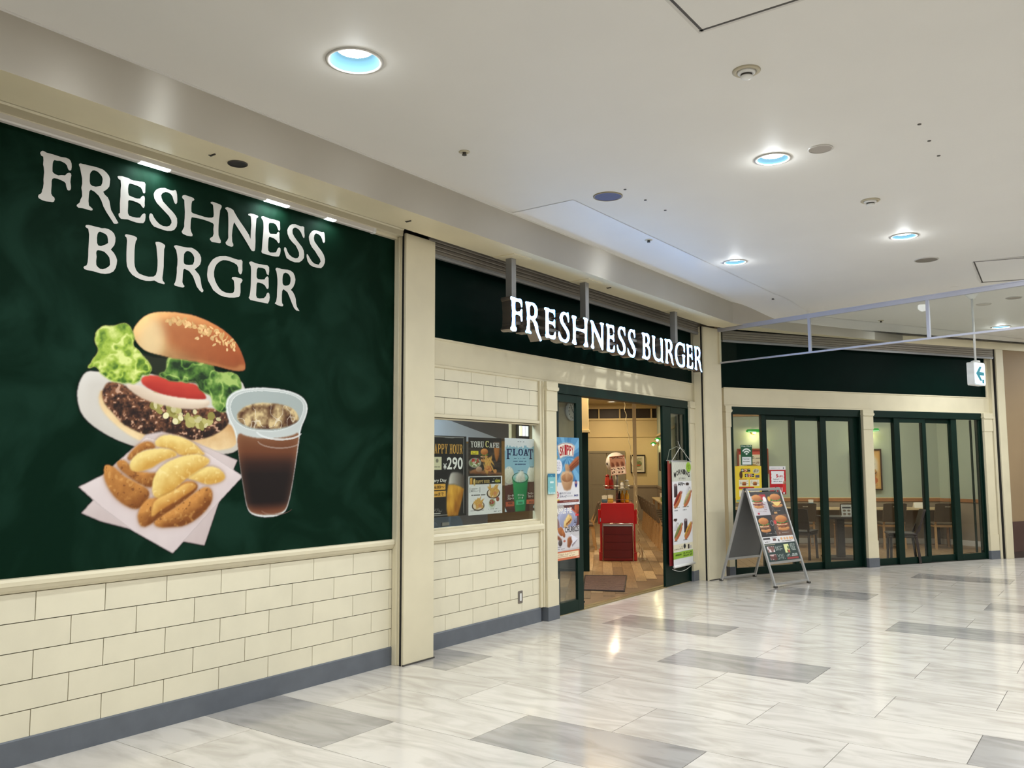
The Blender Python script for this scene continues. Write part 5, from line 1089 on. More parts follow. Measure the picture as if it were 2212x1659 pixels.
MB().tube([(-.01, .004, h), (w + .01, .004, h)], .008).build('top_bar', ALU, bn, smooth=True); MB().tube([(-.01, -.012, .012), (w + .01, -.012, .012)], .018, 10).build('bottom_roll', WHITEP, bn, smooth=True)
MB().tube([(.0, .0, h), (w * .45, .0, h + .19), (w, .0, h)], .004, 6).build('hanging_cord', WHITEP, bn); MB().tube([(w * .45, 0, h + .19), (w * .45, .03, h + .27)], .003, 6).build('hanging_cord', WHITEP, bn)
MB().tube([(w * i / 10, .02, -.02 - .05 * math.sin(PI * i / 10)) for i in range(11)], .004, 6).build('lower_cord', WHITEP, bn)
cb = Canvas(30, 60, (120, 30, 34)); cb.shaded(cb.rm(0, 0, 1, .5), (190, 90, 70), (90, 20, 24), 8); cb.put(cb.rm(.1, .0, .9, .03), (176, 190, 150))
bb = thing('hanging_banner', 'dark red banner just showing behind the left edge of the breakfast banner', 'banner', T(10.25, 4.93, .27))
cb.sheet('banner_sheet', .60, 1.36, bb); MB().tube([(-.01, .004, 1.36), (.61, .004, 1.36)], .008).build('top_bar', ALU, bb)
MB().tube([(.0, .0, 1.36), (.05, -.01, 1.50), (.28, .0, 1.545), (.5, -.01, 1.50), (.60, .0, 1.36)], .005, 8).build('hanging_cord', mat('clear_cord', rgb(130, 136, 120), .3, noise=.1), bb, smooth=True)
# ================================================================== CEILING FITTINGS
RING = mat('fitting_ring', rgb(206, 202, 194), .4, noise=.03)
CONE = mat('lamp_reflector_glow', rgb(18, 36, 44), .6, spec=.1, noise=.02, emit=(.30, .66, .86, 1), estr=.62)  # emission puts the lamp's glow onto the dark reflector
LED = emis('downlight_led', (.90, .97, 1.0, 1), 22.0)
def downlight(x, y, label, r=.15, deep=.10, z=3.80, bulb=5.0):
    o = thing('downlight', label, 'ceiling light', T(x, y, z), 'round downlights in the concourse ceiling')
    MB().lathe([(r, -.001), (r, -.006), (r - .016, -.008), (r - .020, -.002)], 40, caps=False).build('trim_ring', RING, o, smooth=True)
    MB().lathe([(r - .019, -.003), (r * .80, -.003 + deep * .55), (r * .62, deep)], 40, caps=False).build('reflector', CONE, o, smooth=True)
    MB().lathe([(r * .63, deep - .001), (r * .63, deep + .004)], 40).build('lamp_disc', LED, o)
    a = area('downlight_and_fill_light', (x, y, z + deep - .006), r * 1.2, DOWN_POWER, (.92, .97, 1.0), spread=150)
    point('downlight_halo_light', (x, y, z - .025), bulb, (.92, .97, 1.0), .06)  # point light added below the ring for the ceiling halo and fascia highlight
    return o
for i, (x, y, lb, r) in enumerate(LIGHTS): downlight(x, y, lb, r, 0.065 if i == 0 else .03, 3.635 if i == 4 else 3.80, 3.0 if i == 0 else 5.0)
for x, y, k in [(.25, 3.40, .8), (-2.7, 3.40, .8), (.25, 1.85, .8), (3.15, 1.9, .8), (-2.7, 1.85, .9), (.25, .3, .9), (3.15, .3, 1), (6.05, .3, 1.4), (9.0, .3, 1.5), (.25, -2.2, 1), (3.15, -2.2, 1),
                (6.05, -2.2, 1), (9.0, -2.2, 1.2), (12.0, -2.2, 1.2)]:
    area('downlight_and_fill_light', (x, y, 3.79), .26, DOWN_POWER * k, (.93, .97, 1.0))
for x, y, k in [(12.2, .1, 1.5), (14.9, -.6, 1.5), (17.6, -.2, 1.5), (15.5, -2.6, 1.2), (19.0, -2.6, 1.2)]:
    area('downlight_and_fill_light', (x, y, 3.625), .26, DOWN_POWER * k, (.93, .97, 1.0))  # unseen lights added to brighten the right-hand side
def disc_plate(name, label, cat, x, y, r, face, rim=RING, z=3.80, group=None, drop=.006):
    o = thing(name, label, cat, T(x, y, z), group)
    MB().lathe([(r, 0), (r, -drop), (r * .93, -drop - .003), (r * .90, -drop)], 36, caps=False).build('rim', rim, o, smooth=True)
    MB().lathe([(r * .90, -.001), (r * .90, -drop + .001), (r * .2, -drop + .0005)], 36).build('face', face, o)
    return o
disc_plate('ceiling_speaker', 'round blue-grey speaker grille in a beige ring above the pale ceiling band', 'speaker', 6.075, 3.41, .122, mat('speaker_blue', rgb(92, 94, 128), .6, noise=.1, nscale=60), mat('speaker_rim', rgb(150, 138, 108), .4, noise=.05))
disc_plate('ceiling_speaker', 'round grey speaker grille beneath the white downlight on the right', 'speaker', 10.105, 1.715, .125, mat('speaker_grey', rgb(128, 120, 108), .6, noise=.1, nscale=60))
disc_plate('ceiling_plate', 'small round grey plate right of the middle downlight', 'ceiling plate', 6.03, 1.668, .085, mat('plate_grey', rgb(168, 160, 150), .5, noise=.05))
disc_plate('ceiling_plate', 'small dark round plate just above the glass barrier rail', 'ceiling plate', 11.30, 1.605, .080, mat('plate_dark', rgb(110, 102, 92), .5, noise=.05), z=3.683)
disc_plate('ceiling_plate', 'round grey plate at the right edge, seen through the glass barrier', 'ceiling plate', 12.2, 1.10, .09, mat('plate_grey', rgb(168, 160, 150), .5), z=3.635)
disc_plate('ceiling_plate', 'faint pale round plate seen through the glass barrier above the farthest downlight', 'ceiling plate', 12.467, 1.465, .09, mat('plate_pale', rgb(204, 198, 188), .5, noise=.03), z=3.635)
disc_plate('soffit_lamp', 'dark unlit round lamp in the soffit over the green board', 'ceiling light', 3.26, 4.51, .062, mat('lamp_dark', rgb(30, 28, 26), .35, noise=.1), GREYD, z=3.50)
def detector(x, y, label):
    o = thing('smoke_detector', label, 'smoke detector', T(x, y, 3.80), 'smoke detectors')
    MB().lathe([(.078, 0), (.078, -.006), (.072, -.010), (.055, -.010), (.053, -.002)], 36, caps=False).build('base_ring', mat('detector_ring', rgb(186, 176, 150), .45, noise=.04), o, smooth=True)
    MB().lathe([(.052, -.002), (.050, -.016), (.036, -.024), (.034, -.018)], 32).build('housing', WHITEP, o, smooth=True)
    MB().lathe([(.030, -.018), (.030, -.034)], 24).build('grille', GREYD, o)
    MB().lathe([(.034, -.033), (.034, -.038), (.026, -.046), (.008, -.048)], 24).build('cap', WHITEP, o, smooth=True)
detector(4.552, 1.65, 'nearer smoke detector in a beige ring below the ceiling hatch')
detector(7.504, 1.682, 'farther smoke detector between the two white downlights')
def sprinkler(x, y, label, z=3.80):
    o = thing('sprinkler', label, 'sprinkler', T(x, y, z), 'sprinkler heads')
    MB().lathe([(.040, 0), (.040, -.004), (.026, -.010), (.020, -.003)], 24).build('escutcheon', mat('sprinkler_beige', rgb(198, 188, 160), .4, noise=.03), o, smooth=True)
    MB().lathe([(.013, -.004), (.013, -.020), (.017, -.022), (.017, -.026)], 16).build('head', GREYD, o)
sprinkler(4.581, 3.728, 'sprinkler head left of the blue-grey speaker, over the pillar')
sprinkler(7.529, 3.773, 'sprinkler head at the edge of the pale ceiling band above the sign')
sprinkler(11.21, 3.795, 'sprinkler head on the ceiling band just before the glass barrier')
sprinkler(12.994, 2.84, 'sprinkler head seen through the glass barrier', 3.632)
for k, (x, y) in enumerate([(5.97, 1.014), (6.326, 1.018), (6.681, 1.018), (6.002, 3.21), (6.353, 3.207), (6.719, 3.201)]):
    o = MB().lathe([(.012, 0), (.012, -.004), (.006, -.005)], 12).build('ceiling_hook', GREYD, None, T(x, y, 3.80))
    tag(o, 'tiny dark ceiling hook, %s of three in the row %s' % (('nearest', 'middle', 'farthest')[k % 3], 'at the upper right' if k < 3 else 'beside the blue-grey speaker'), 'hook', 'ceiling hooks')
for k, (px_, py_) in enumerate([(3.07, 4.50), (4.86, 4.52), (8.05, 4.52)]):
    o = MB().box(-.004, .004, -.025, .025, -.008, 0).box(-.012, .012, .02, .028, -.004, 0).build('soffit_hook', GREYD, None, T(px_, py_, 3.50))
    tag(o, ('small hook in the soffit left of the dark round lamp', 'small hook in the soffit near the pillar top', 'small hook in the soffit right of the middle sign post')[k], 'hook', 'soffit hooks')
def hatch(name, label, x0, x1, y0, y1, left_open):
    o = thing(name, label, 'ceiling hatch', (T((x0 + x1) / 2, (y0 + y1) / 2, 3.80) if left_open else T((x0 + x1) / 2, (y0 + y1) / 2, 3.719) @ Matrix.Rotation(math.radians(11.5), 4, Vector((-.27, -.963, 0)) * -1)))
    dx, dy = (x1 - x0) / 2, (y1 - y0) / 2
    frame_rect_h = MB()
    for r in ((-dx, -dx + .02, -dy, dy), (dx - .02, dx, -dy, dy), (-dx + .02, dx - .02, -dy, -dy + .02), (-dx + .02, dx - .02, dy - .02, dy)):
        frame_rect_h.box(r[0], r[1], r[2], r[3], -.006, 0)
    frame_rect_h.build('hatch_frame', RING, o)
    MB().box(-dx + .012, dx - .012, dy - .032, dy - .018, -.0065, -.001).box(dx - .032, dx - .018, -dy + .012, dy - .012, -.0065, -.001).box(-dx + .018, -dx + .032, -dy + .012, dy - .012, -.0065, -.001).build('shadow_gap', GREYD, o)
    MB().box(-dx + .032, dx - .032, -dy + .02, dy - .032, -.005, 0).build('hatch_lid', CEILM, o)
hatch('ceiling_hatch', 'square ceiling access hatch at the top edge of the view', 3.36, 3.99, 1.03, 1.69, True)
hatch('ceiling_hatch', 'access hatch at the far right, above the glass barrier', 10.46, 11.14, .68, 1.33, False)

# ================================================================== GLASS SMOKE BARRIER
gb = thing('smoke_barrier', 'framed clear glass smoke barrier hanging across the concourse from the middle pillar', 'barrier', T(11.51, 4.70, 3.0, math.atan2(-.963, -.27)))
BARM = mat('barrier_frame', rgb(186, 186, 196), .4, metal=.2, noise=.04)
MB().box(0, 7.0, -.022, .022, .455, .50).box(0, 7.0, -.03, .03, .50, .512).build('top_rail', BARM, gb)
MB().box(0, 7.0, -.012, .012, 0, .022).build('bottom_rail', BARM, gb)
MB().box(0, .03, -.02, .02, 0, .5).build('wall_channel', CREAM, gb)
for i in range(4): MB().box(1.435 + 1.53 * i, 1.47 + 1.53 * i, -.014, .014, .02, .46).build('mullion', BARM, gb)
for i in range(4): MB().box(.03 if i == 0 else 1.47 + 1.53 * (i - 1), 1.435 + 1.53 * i, -.003, .003, .02, .46).build('pane', GLASSB, gb)

# ================================================================== HANGING ARROW SIGN
ex = thing('exit_sign', 'small lit sign box with a teal arrow hanging on a white rod from the ceiling', 'sign', T(11.52, 1.475, 2.505, math.atan2(.30, .95) * -1))
MB().lathe([(.080, 1.135), (.080, 1.11), (.028, 1.05)], 20).build('canopy', WHITEP, ex, smooth=True)
MB().tube([(0, 0, .28), (0, 0, 1.08)], .013, 10).build('rod', WHITEP, ex, smooth=True)
MB().lathe([(.05, .275), (.05, .295), (.028, .303)], 16).build('socket', WHITEP, ex, smooth=True)
EXK = Matrix.Diagonal((.93, .93, .93, 1))
MB().cbox(-.15, .15, -.045, .045, 0, .295, .015).build('sign_case', WHITEP, ex, EXK)
MB().cbox(-.138, .138, -.050, -.044, .012, .283, .02).build('lit_face', emis('exit_face', (.40, .70, .95, 1), .95), ex, EXK)
TEAL = mat('exit_teal', rgb(0, 90, 100), .5, emit=(.0, .20, .26, 1), estr=.7, noise=.02)
MB().prism_y([(-.105, .15), (-.01, .24), (.04, .24), (-.02, .17), (.10, .17), (.10, .13), (-.02, .13), (.04, .06), (-.01, .06)], -.053, -.0505).build('arrow', TEAL, ex, EXK)
MB().box(.05, .09, -.053, -.0505, .03, .075).build('pictogram', TEAL, ex, EXK)

# ================================================================== A-FRAME
af = thing('a_frame_sign', 'silver A-frame pavement sign showing burger menus in front of the right pillar', 'sign board', T(11.46, 4.12, 0, math.radians(-17.0)))
hw, hd, ht = .36, .435, 1.25
def side(sy, nm):
    for sx in (-1, 1):
        l = MB().bar((sx * hw, sy * hd, .0), (sx * hw * .98, sy * .02, ht), .028, .03).build('leg', ALU, af, bevel=.003)
        MB().box(-.018, .018, -.02, .02, 0, .025).build('rubber_foot', GREYD, l, T(sx * hw, sy * hd, 0))
    zr = .045
    MB().bar((-hw, sy * hd * (1 - zr / ht), zr), (hw, sy * hd * (1 - zr / ht), zr), .022, .022).build('stretcher', ALU, af)
    zb = .30
    yb = sy * (hd + (.02 - hd) * zb / ht)
    MB().bar((-hw, yb, zb), (hw, yb, zb), .022, .03).build('lower_rail', ALU, af)
    MB().bar((-hw, sy * .03, ht - .012), (hw, sy * .03, ht - .012), .03, .035).build('top_rail', ALU, af, bevel=.003)
    sl = math.atan2(hd - .02, ht)
    return sl
for sy in (-1, 1): sl = side(sy, '')
MB().tube([(-hw - .01, 0, ht - .005), (-hw + .05, 0, ht - .005)], .018, 10).build('hinge', GREYD, af); MB().tube([(hw - .05, 0, ht - .005), (hw + .01, 0, ht - .005)], .018, 10).build('hinge', GREYD, af)
ln = math.hypot(hd - .02, ht)                     # slant length
z0f = .30 / ht
Mf = Matrix.Translation((-hw + .014, -(hd + (.02 - hd) * z0f) - .004, .30)) @ Matrix.Rotation(-sl, 4, 'X')
Mb = Matrix.Translation((-hw + .014, (hd + (.02 - hd) * z0f), .30)) @ Matrix.Rotation(sl, 4, 'X')
PW = 2 * hw - .028; PH = ln * (1 - z0f) - .05
MB().box(0, PW, 0, .008, 0, PH).build('back_panel', mat('aframe_grey', rgb(98, 98, 96), .5, noise=.05), af, Mb)
MB().box(0, PW, .004, .012, 0, PH).build('front_panel', mat('aframe_grey', rgb(98, 98, 96), .5), af, Mf)
c = Canvas(110, 150, (46, 42, 40))
q = ((0, .04, .5, .33, (198, 192, 196)), (.5, .0, 1, .33, (52, 47, 45)), (0, .33, .5, .64, (40, 37, 36)), (.5, .33, 1, .64, (104, 76, 62)))
for u0, v0, u1, v1, col in q: c.put(c.rm(u0, v0, u1, v1), col)
c.put(c.rm(0, 0, .5, .05), (56, 50, 48)); c.put(c.rm(.30, .03, .5, .12), (176, 36, 46)); c.put(c.em(.44, .10, .055, .038), (240, 238, 238)); c.put(c.em(.59, .10, .05, .038), (222, 164, 60))
c.burger(.20, .135, .34, .20, (170, 92, 84)); c.burger(.80, .13, .38, .20, (120, 70, 50)); c.put(c.pm([(.66, .15), (.96, .15), (.86, .19), (.78, .21), (.70, .18)]), (238, 206, 120)); c.burger(.20, .475, .34, .21, (150, 92, 60)); c.burger(.78, .46, .40, .22, (178, 100, 56))
c.put(np.clip(c.em(.455, .45, .05, .036) - c.em(.455, .45, .042, .03), 0, 1), (200, 200, 200)); c.put(c.em(.56, .44, .045, .03), (206, 66, 60))
for u0 in (.08, .56):
    c.lines(u0 + .0, .27, u0 + .30, .285, 1, (150, 146, 140)); c.lines(u0 + .05, .59, u0 + .36, .605, 1, (170, 166, 160))
c.lines(.30, .14, .44, .29, 6, (150, 110, 116)); c.lines(.58, .16, .66, .28, 6, (130, 120, 110)); c.lines(.46, .50, .49, .62, 6, (170, 170, 166)); c.lines(.57, .50, .62, .62, 6, (190, 160, 140))
c.put(c.rm(.1, .295, .16, .32), (170, 40, 60)); c.put(c.rm(.62, .295, .72, .32), (200, 150, 90))
c.put(c.rm(0, .64, 1, .735), (222, 220, 220)); c.put(c.rm(.02, .652, .24, .68), (50, 46, 46)); c.lines(.04, .69, .24, .725, 2, (120, 116, 116)); c.put(c.rm(.30, .652, .46, .66), (50, 46, 46)); c.put(c.rm(.32, .67, .42, .70), (110, 66, 60)); c.put(c.em(.5, .70, .02, .016), (40, 36, 36))
for u in (.60, .70, .79, .88, .95): c.put(c.em(u, .68, .035, .02), (222, 170, 120))
c.lines(.57, .705, .95, .725, 2, (140, 130, 126))
c.put(c.rm(0, .735, 1, 1), (44, 62, 58)); c.put(c.rm(.02, .745, .34, .752), (200, 190, 160)); c.put(c.rm(.06, .775, .28, .855), (220, 206, 206)); c.speck(c.rm(.07, .78, .27, .85), 12, (120, 84, 76), .03, .02, 30); c.put(c.rm(.08, .89, .28, .965), (206, 180, 176)); c.speck(c.rm(.09, .9, .27, .96), 12, (110, 70, 66), .03, .02, 30)
c.put(c.rm(.60, .765, .76, .885), (222, 226, 160)); c.speck(c.rm(.61, .77, .75, .88), 5, (90, 110, 70), .025, .02, 20); c.put(c.em(.72, .865, .025, .02), (190, 60, 60))
c.lines(.31, .775, .55, .85, 4, (170, 178, 170)); c.lines(.31, .895, .55, .965, 5, (170, 178, 170)); c.lines(.79, .76, .97, .86, 5, (170, 178, 170)); c.lines(.60, .90, .97, .94, 2, (190, 196, 190)); c.put(c.rm(.6, .95, .97, .975), (150, 64, 60)); c.lines(.04, .872, .2, .88, 1, (220, 220, 210))
c.sheet('menu_print', PW - .02, PH - .01, af, Mf @ Matrix.Translation((.01, .002, .005)))
# ================================================================== INSIDE THE SHOP
BEIGE = mat('beige_wall', rgb(222, 200, 150), .6, noise=.04, nscale=2)
SAGE = mat('sage_wall', rgb(174, 186, 168), .6, noise=.04, nscale=2)
TAUPE = mat('taupe_wainscot', rgb(150, 136, 116), .55, noise=.05, nscale=3)
OAK = mat('oak', rgb(190, 150, 100), .45, noise=.22, nscale=9, stretch=(1, 8, 8))
RAILW = mat('rail_wood', rgb(168, 116, 70), .45, noise=.2, nscale=9, stretch=(1, 8, 8))
CHAIRB = mat('brown_upholstery', rgb(92, 76, 56), .6, noise=.15, nscale=30)
DARKB = mat('dark_brown', rgb(48, 36, 30), .5, noise=.2, nscale=20)
REDM = mat('red_enamel', rgb(176, 12, 12), .28, spec=.5, noise=.05, nscale=6, coat=.3)
REDD = mat('dark_red', rgb(96, 10, 12), .4, noise=.1, nscale=10)
CHROME = mat('chrome', rgb(206, 204, 200), .18, metal=1.0, noise=.03)
GREYDOOR = mat('grey_door', rgb(150, 140, 118), .5, noise=.05, nscale=4)
PAPER = mat('paper', rgb(232, 226, 210), .6, noise=.04)

# floor of planks
fw = struct(MB().prism_z([(8.0, 5.09), (11.55, 5.09), (17.2, 1.9), (30, 4), (26, 22), (10, 14), (7.2, 6)], -.06, -.006).build('floor_dining', mat('plank_joint', rgb(120, 92, 62), .6, noise=.2, nscale=4)))
PL = [mat('plank_%d' % i, rgb(*c_), .38, noise=.25, nscale=5, stretch=(8, 1, 1), rvar=.06) for i, c_ in enumerate(((172, 144, 108), (150, 122, 88), (190, 162, 124), (132, 108, 80)))]
_pm = [MB().box(.002, .148, .002, .898, -.006, 0).mesh('plank', m_) for m_ in PL]
def outside(u, v):
    for du, dv in ((0, 0), (.15, 0), (0, .9), (.15, .9)):
        w0 = IP(u + du, v + dv, 0)
        if w0.y < 5.10 and w0.x < 11.6: return True
        if w0.x >= 11.6 and _nR[0] * w0.x + _nR[1] * w0.y < _cR + .13: return True
    return False
cnt = 0
for i in range(-16, 60):
    for j in range(-1, 20):
        u = i * .15; v = 8.6 + j * .9 + (.45 if i % 2 else 0) + (.2 if i % 3 == 0 else 0)
        if outside(u, v): continue
        inside = (-1.6 < u < 1.2 and v < 18.2) 
        if not inside or cnt >= 292: continue
        obj('plank', _pm[random.randrange(4)], fw, MIp(u, v, 0)); cnt += 1
rp = MB()
for i in range(-40, 60):
    for j in range(-1, 19):
        u = i * .15; v = 8.6 + j * .9 + (.45 if i % 2 else 0) + (.2 if i % 3 == 0 else 0)
        if outside(u, v): continue
        if (-1.6 < u < 1.2 and v < 18.2): continue
        rp.box(u + .002, u + .148, v + .002, v + .898, -.006, 0)
ro = rp.build('plank_remainder', PL[1], fw, MI); ro['kind'] = 'stuff'

# walls
bw = struct(MB().box(-7, 1.6, 24.8, 25.0, 0, 2.85).box(-7, 1.6, 24.8, 25.0, 3.18, 3.35).build('wall_dining_back', BEIGE, None, MI))
MB().box(-7, 1.6, 24.95, 25.0, 2.85, 3.18).build('dark_transom', DARKB, bw)
MB().box(-7, 1.6, 24.76, 24.8, 2.84, 2.90).box(-7, 1.6, 24.77, 24.8, 2.36, 2.41).build('picture_rail', BEIGE, bw)
for u in (-.05, .55, 1.45): MB().box(u - .02, u + .02, 24.85, 24.95, 2.85, 3.18).build('transom_bar', BEIGE, bw)
MB().box(-7, 1.6, 24.77, 24.8, 0, .93).build('wainscot', TAUPE, bw); MB().box(-7, 1.6, 24.75, 24.8, .93, .985).build('dado_rail', TAUPE, bw)
gw = struct(MB().box(1.6, 1.8, 18.1, 25.0, 0, 3.35).build('wall_dining_side', SAGE, None, MI))
MB().box(1.57, 1.6, 18.1, 24.8, 0, .93).build('wainscot', TAUPE, gw); MB().box(1.55, 1.6, 18.1, 24.8, .93, .985).build('dado_rail', TAUPE, gw); MB().box(1.56, 1.6, 18.1, 24.8, 2.36, 2.41).build('picture_rail', BEIGE, gw)
rw = struct(MB().box(1.6, 6.68, 17.9, 18.1, 0, 3.35).build('wall_window_seats', SAGE, None, MI))
MB().box(1.6, 6.68, 17.875, 17.9, 0, .82).build('wainscot', TAUPE, rw); MB().box(1.6, 6.68, 17.855, 17.9, .825, .892).build('dado_rail', RAILW, rw, bevel=.004); MB().box(1.6, 6.68, 17.86, 17.9, .892, .905).build('rail_cap', BEIGE, rw); MB().box(1.6, 6.68, 17.86, 17.9, 0, .10).build('skirting', WHITEP, rw)
MB().box(2.6, 3.5, 17.88, 17.9, 2.55, 2.62).build('picture_rail', OAK, rw)
# the wall that closes the room on the right
q0 = IP(6.68, 17.9, 0); MW = T(q0.x, q0.y, 0, math.radians(-112.0))
ew = struct(MB().box(0, 4.0, 0, .15, 0, 3.35).build('wall_window_end', SAGE, None, MW))
MB().box(0, 4.0, -.025, 0, 0, .82).build('wainscot', TAUPE, ew); MB().box(0, 4.0, -.045, 0, .825, .892).build('dado_rail', RAILW, ew, bevel=.004); MB().box(0, 4.0, -.04, 0, 0, .10).build('skirting', WHITEP, ew)
struct(MB().prism_z([(7.0, 5.2), (11.8, 5.2), (17.0, 2.1), (30, 4), (26, 22), (10, 14)], 3.30, 3.36).build('ceiling_dining', mat('dining_ceiling', rgb(206, 184, 140), .7, noise=.03)))
struct(MB().box(-.83, -.195, 12.95, 13.15, 0, 2.1).build('wall_inner_pillar', GREENF, None, MI))
struct(MB().box(-.83, -.185, 12.9, 13.2, 2.1, 3.30).box(-.83, -.165, 12.87, 13.2, 2.06, 2.10).build('trim_inner_cornice', BEIGE, None, MI, bevel=.004))
struct(MB().box(.66, .735, 18.0, 18.08, 0, 3.3).build('trim_thin_column', mat('column_grey', rgb(170, 152, 118), .5, noise=.03), None, MI))
struct(MB().box(-7, 1.6, 20.9, 21.2, 3.14, 3.30).build('ceiling_beam', BEIGE, None, MI))
# partition that hides the kitchen from the dining room
def ceil_lamp(u, v, r, lb):
    o = thing('ceiling_lamp', lb, 'ceiling light', MIp(u, v, 3.30), 'recessed dining room lamps')
    MB().lathe([(r, 0), (r, -.012), (r - .015, -.016), (r - .018, -.004)], 24, caps=False).build('ring', WHITEP, o, smooth=True)
    MB().lathe([(r - .018, -.002), (r - .018, -.005)], 24).build('lens', emis('warm_lens' if r < .3 else 'warm_panel', (1.0, .80, .52, 1), 6.0 if r < .3 else 1.5), o)
for i, (u, v, e_) in enumerate(DINING): ceil_lamp(u, v, .5 if v < 19 else .13, ('unseen lamp added just inside the entrance to light the cart', 'recessed lamp above the red cart', 'recessed lamp behind the red cart', 'small bright recessed lamp near the dark transom', 'farthest recessed lamp at the back wall')[i])

# double door and pictures on the back wall
dd = struct(bpy.data.objects.new('door_back', None)); COL.objects.link(dd); dd.matrix_world = MIp(-.33, 24.77, 0)
for i in range(2):
    l = MB().box(i * .48 + .01, i * .48 + .47, -.03, 0, .02, 1.90).build('door_leaf', GREYDOOR, dd)
    MB().box(i * .48 + .06, i * .48 + .42, -.035, -.03, 1.0, 1.82).box(i * .48 + .06, i * .48 + .42, -.035, -.03, .12, .92).build('door_panel', GREYDOOR, l, bevel=.004)
frame_rect(MB(), -.05, 1.01, 0, 1.96, .06, -.04, 0).build('door_casing', GREYDOOR, dd)
def picture(label, M, w, h, fm, paintf, fw_=.03):
    o = thing('framed_picture', label, 'picture', M)
    frame_rect(MB(), 0, w, 0, h, fw_, -.03, 0).build('picture_frame', fm, o, bevel=.003)
    c = Canvas(48, int(48 * h / w), (232, 224, 202)); paintf(c)
    c.sheet('print_sheet', w - 2 * fw_, h - 2 * fw_, o, Matrix.Translation((fw_, -.008, fw_)))
    return o
def p1f(c): c.put(c.rm(.14, .1, .86, .9), (196, 190, 160)); c.lines(.18, .14, .82, .26, 2, (120, 120, 100)); c.shaded(c.em(.5, .48, .3, .2), (150, 160, 110), (84, 96, 64), 4, tex=c.noise(12, 2), tamt=.5); c.put(c.rm(.3, .55, .7, .62), (200, 90, 60)); c.lines(.2, .80, .8, .87, 1, (60, 60, 50))
picture('black-framed vintage print on the beige back wall, beside the thin column', MIp(.83, 24.77, 1.33), .42, .52, mat('black_frame', rgb(40, 30, 24), .4, noise=.1), p1f)
def p2f(c): c.put(c.rm(0, 0, 1, 1), (70, 60, 50))
picture('narrow dark picture edge-on on the sage side wall', MIp(1.57, 23.4, 1.40, math.radians(-90)) , .30, .50, mat('black_frame', rgb(40, 30, 24), .4), p2f)
def p3f(c):
    c.put(c.rm(0, 0, 1, .2), (196, 60, 48)); c.put(c.rm(.2, .06, 1, .19), (216, 96, 80)); c.put(c.pm([(.05, .75), (.5, .62), (1, .8), (1, 1), (0, 1)]), (186, 150, 80)); c.put(c.rm(.5, .85, 1, 1), (110, 140, 60)); c.put(c.em(.2, .85, .2, .12), (190, 70, 50))
o = picture('red-brown framed menu print behind the green wireless sign', MIp(2.75, 17.85, 1.38), .62, .51, mat('red_frame', rgb(146, 70, 44), .4, noise=.12), p3f, .035)
text('チーズ', .25, .58, .27, .37, (50, 40, 34), o, y=-.012); text('バーガー', .22, .50, .20, .25, (120, 70, 60), o, y=-.012)
def p4f(c):
    c.put(c.rm(0, 0, 1, 1), (206, 160, 92)); c.put(c.rm(.06, .04, .94, .96), (222, 176, 108)); c.put(c.pm([(.25, .30), (.45, .08), (.75, .08), (.9, .28), (.9, .55), (.25, .55)], 2), (236, 228, 206)); c.put(c.pm([(.72, .2), (.76, .14), (.79, .32), (.75, .30)]), (60, 50, 40)); c.lines(.62, .34, .84, .40, 2, (120, 104, 84)); c.shaded(c.em(.62, .60, .26, .16), (226, 190, 130), (176, 124, 66), 5); c.put(np.clip(c.em(.6, .56, .26, .10) - c.em(.6, .53, .26, .10), 0, 1), (84, 64, 50)); c.put(c.em(.7, .78, .2, .1), (196, 110, 60)); c.lines(.4, .86, .9, .94, 2, (150, 120, 90))
picture('tall brown-framed print of a cup half hidden by the cream post', MIp(4.975, 17.86, 1.05), .60, .82, mat('brown_frame', rgb(64, 42, 28), .4, noise=.1), p4f, .025)

# wall lamps with green glass shades
GRG = mat('green_glass', rgb(30, 150, 50), .15, noise=.1, emit=(.02, .45, .05, 1), estr=.35)
def sconce(label, M, pw=3.0):
    o = thing('wall_lamp', label, 'wall lamp', M, 'wall lamps with green glass shades')
    MB().lathe([(.05, 0), (.05, -.02), (.02, -.03)], 16, axis='y').build('wall_plate', mat('brass', rgb(170, 140, 80), .3, metal=.8, noise=.08), o)
    MB().tube([(0, -.02, 0), (0, -.12, .05), (0, -.16, .03)], .010, 8).build('arm', mat('brass', rgb(170, 140, 80), .3, metal=.8), o, smooth=True)
    vs = MB(); n_ = 18
    pr = [(a, .075 * math.cos(a), .075 * math.sin(a)) for a in [PI * k / 8 for k in range(9)]]
    for k in range(8):
        a, b = pr[k], pr[k + 1]
        vs.add([(-.14, -.16 + a[1], a[2] * .8), (.14, -.16 + a[1], a[2] * .8), (.14, -.16 + b[1], b[2] * .8), (-.14, -.16 + b[1], b[2] * .8)], [(0, 1, 2, 3)])
    for sx in (-.14, .14):
        ring = [(sx, -.16 + q[1], q[2] * .8) for q in pr]; cx = (sx * 1.25, -.16, .02)
        for k in range(8): vs.add([ring[k], ring[k + 1], cx], [(0, 1, 2)])
    sh = vs.build('glass_shade', GRG, o, smooth=True)
    MB().ball((0, -.16, -.005), .032, 12, 8).build('bulb', emis('warm_bulb', (1.0, .86, .45, 1), 9.0), o, smooth=True)
    w = o.matrix_world @ Vector((0, -.16, -.06)); point('wall_lamp_light', w, pw, (1.0, .84, .45), .04)
    return o
sconce('green-shaded wall lamp above the red-brown framed print', MIp(3.09, 17.9, 2.22), 4.5)
sconce('green-shaded wall lamp hidden behind the cream post, with its glow beside it', MIp(5.36, 17.9, 2.22), 4.5)
sconce('nearer green-shaded wall lamp on the sage side wall', MIp(1.60, 22.3, 2.20, math.radians(-90)), 2.5)
sconce('farther green-shaded wall lamp on the sage side wall', MIp(1.60, 24.1, 2.13, math.radians(-90)), 2.5)

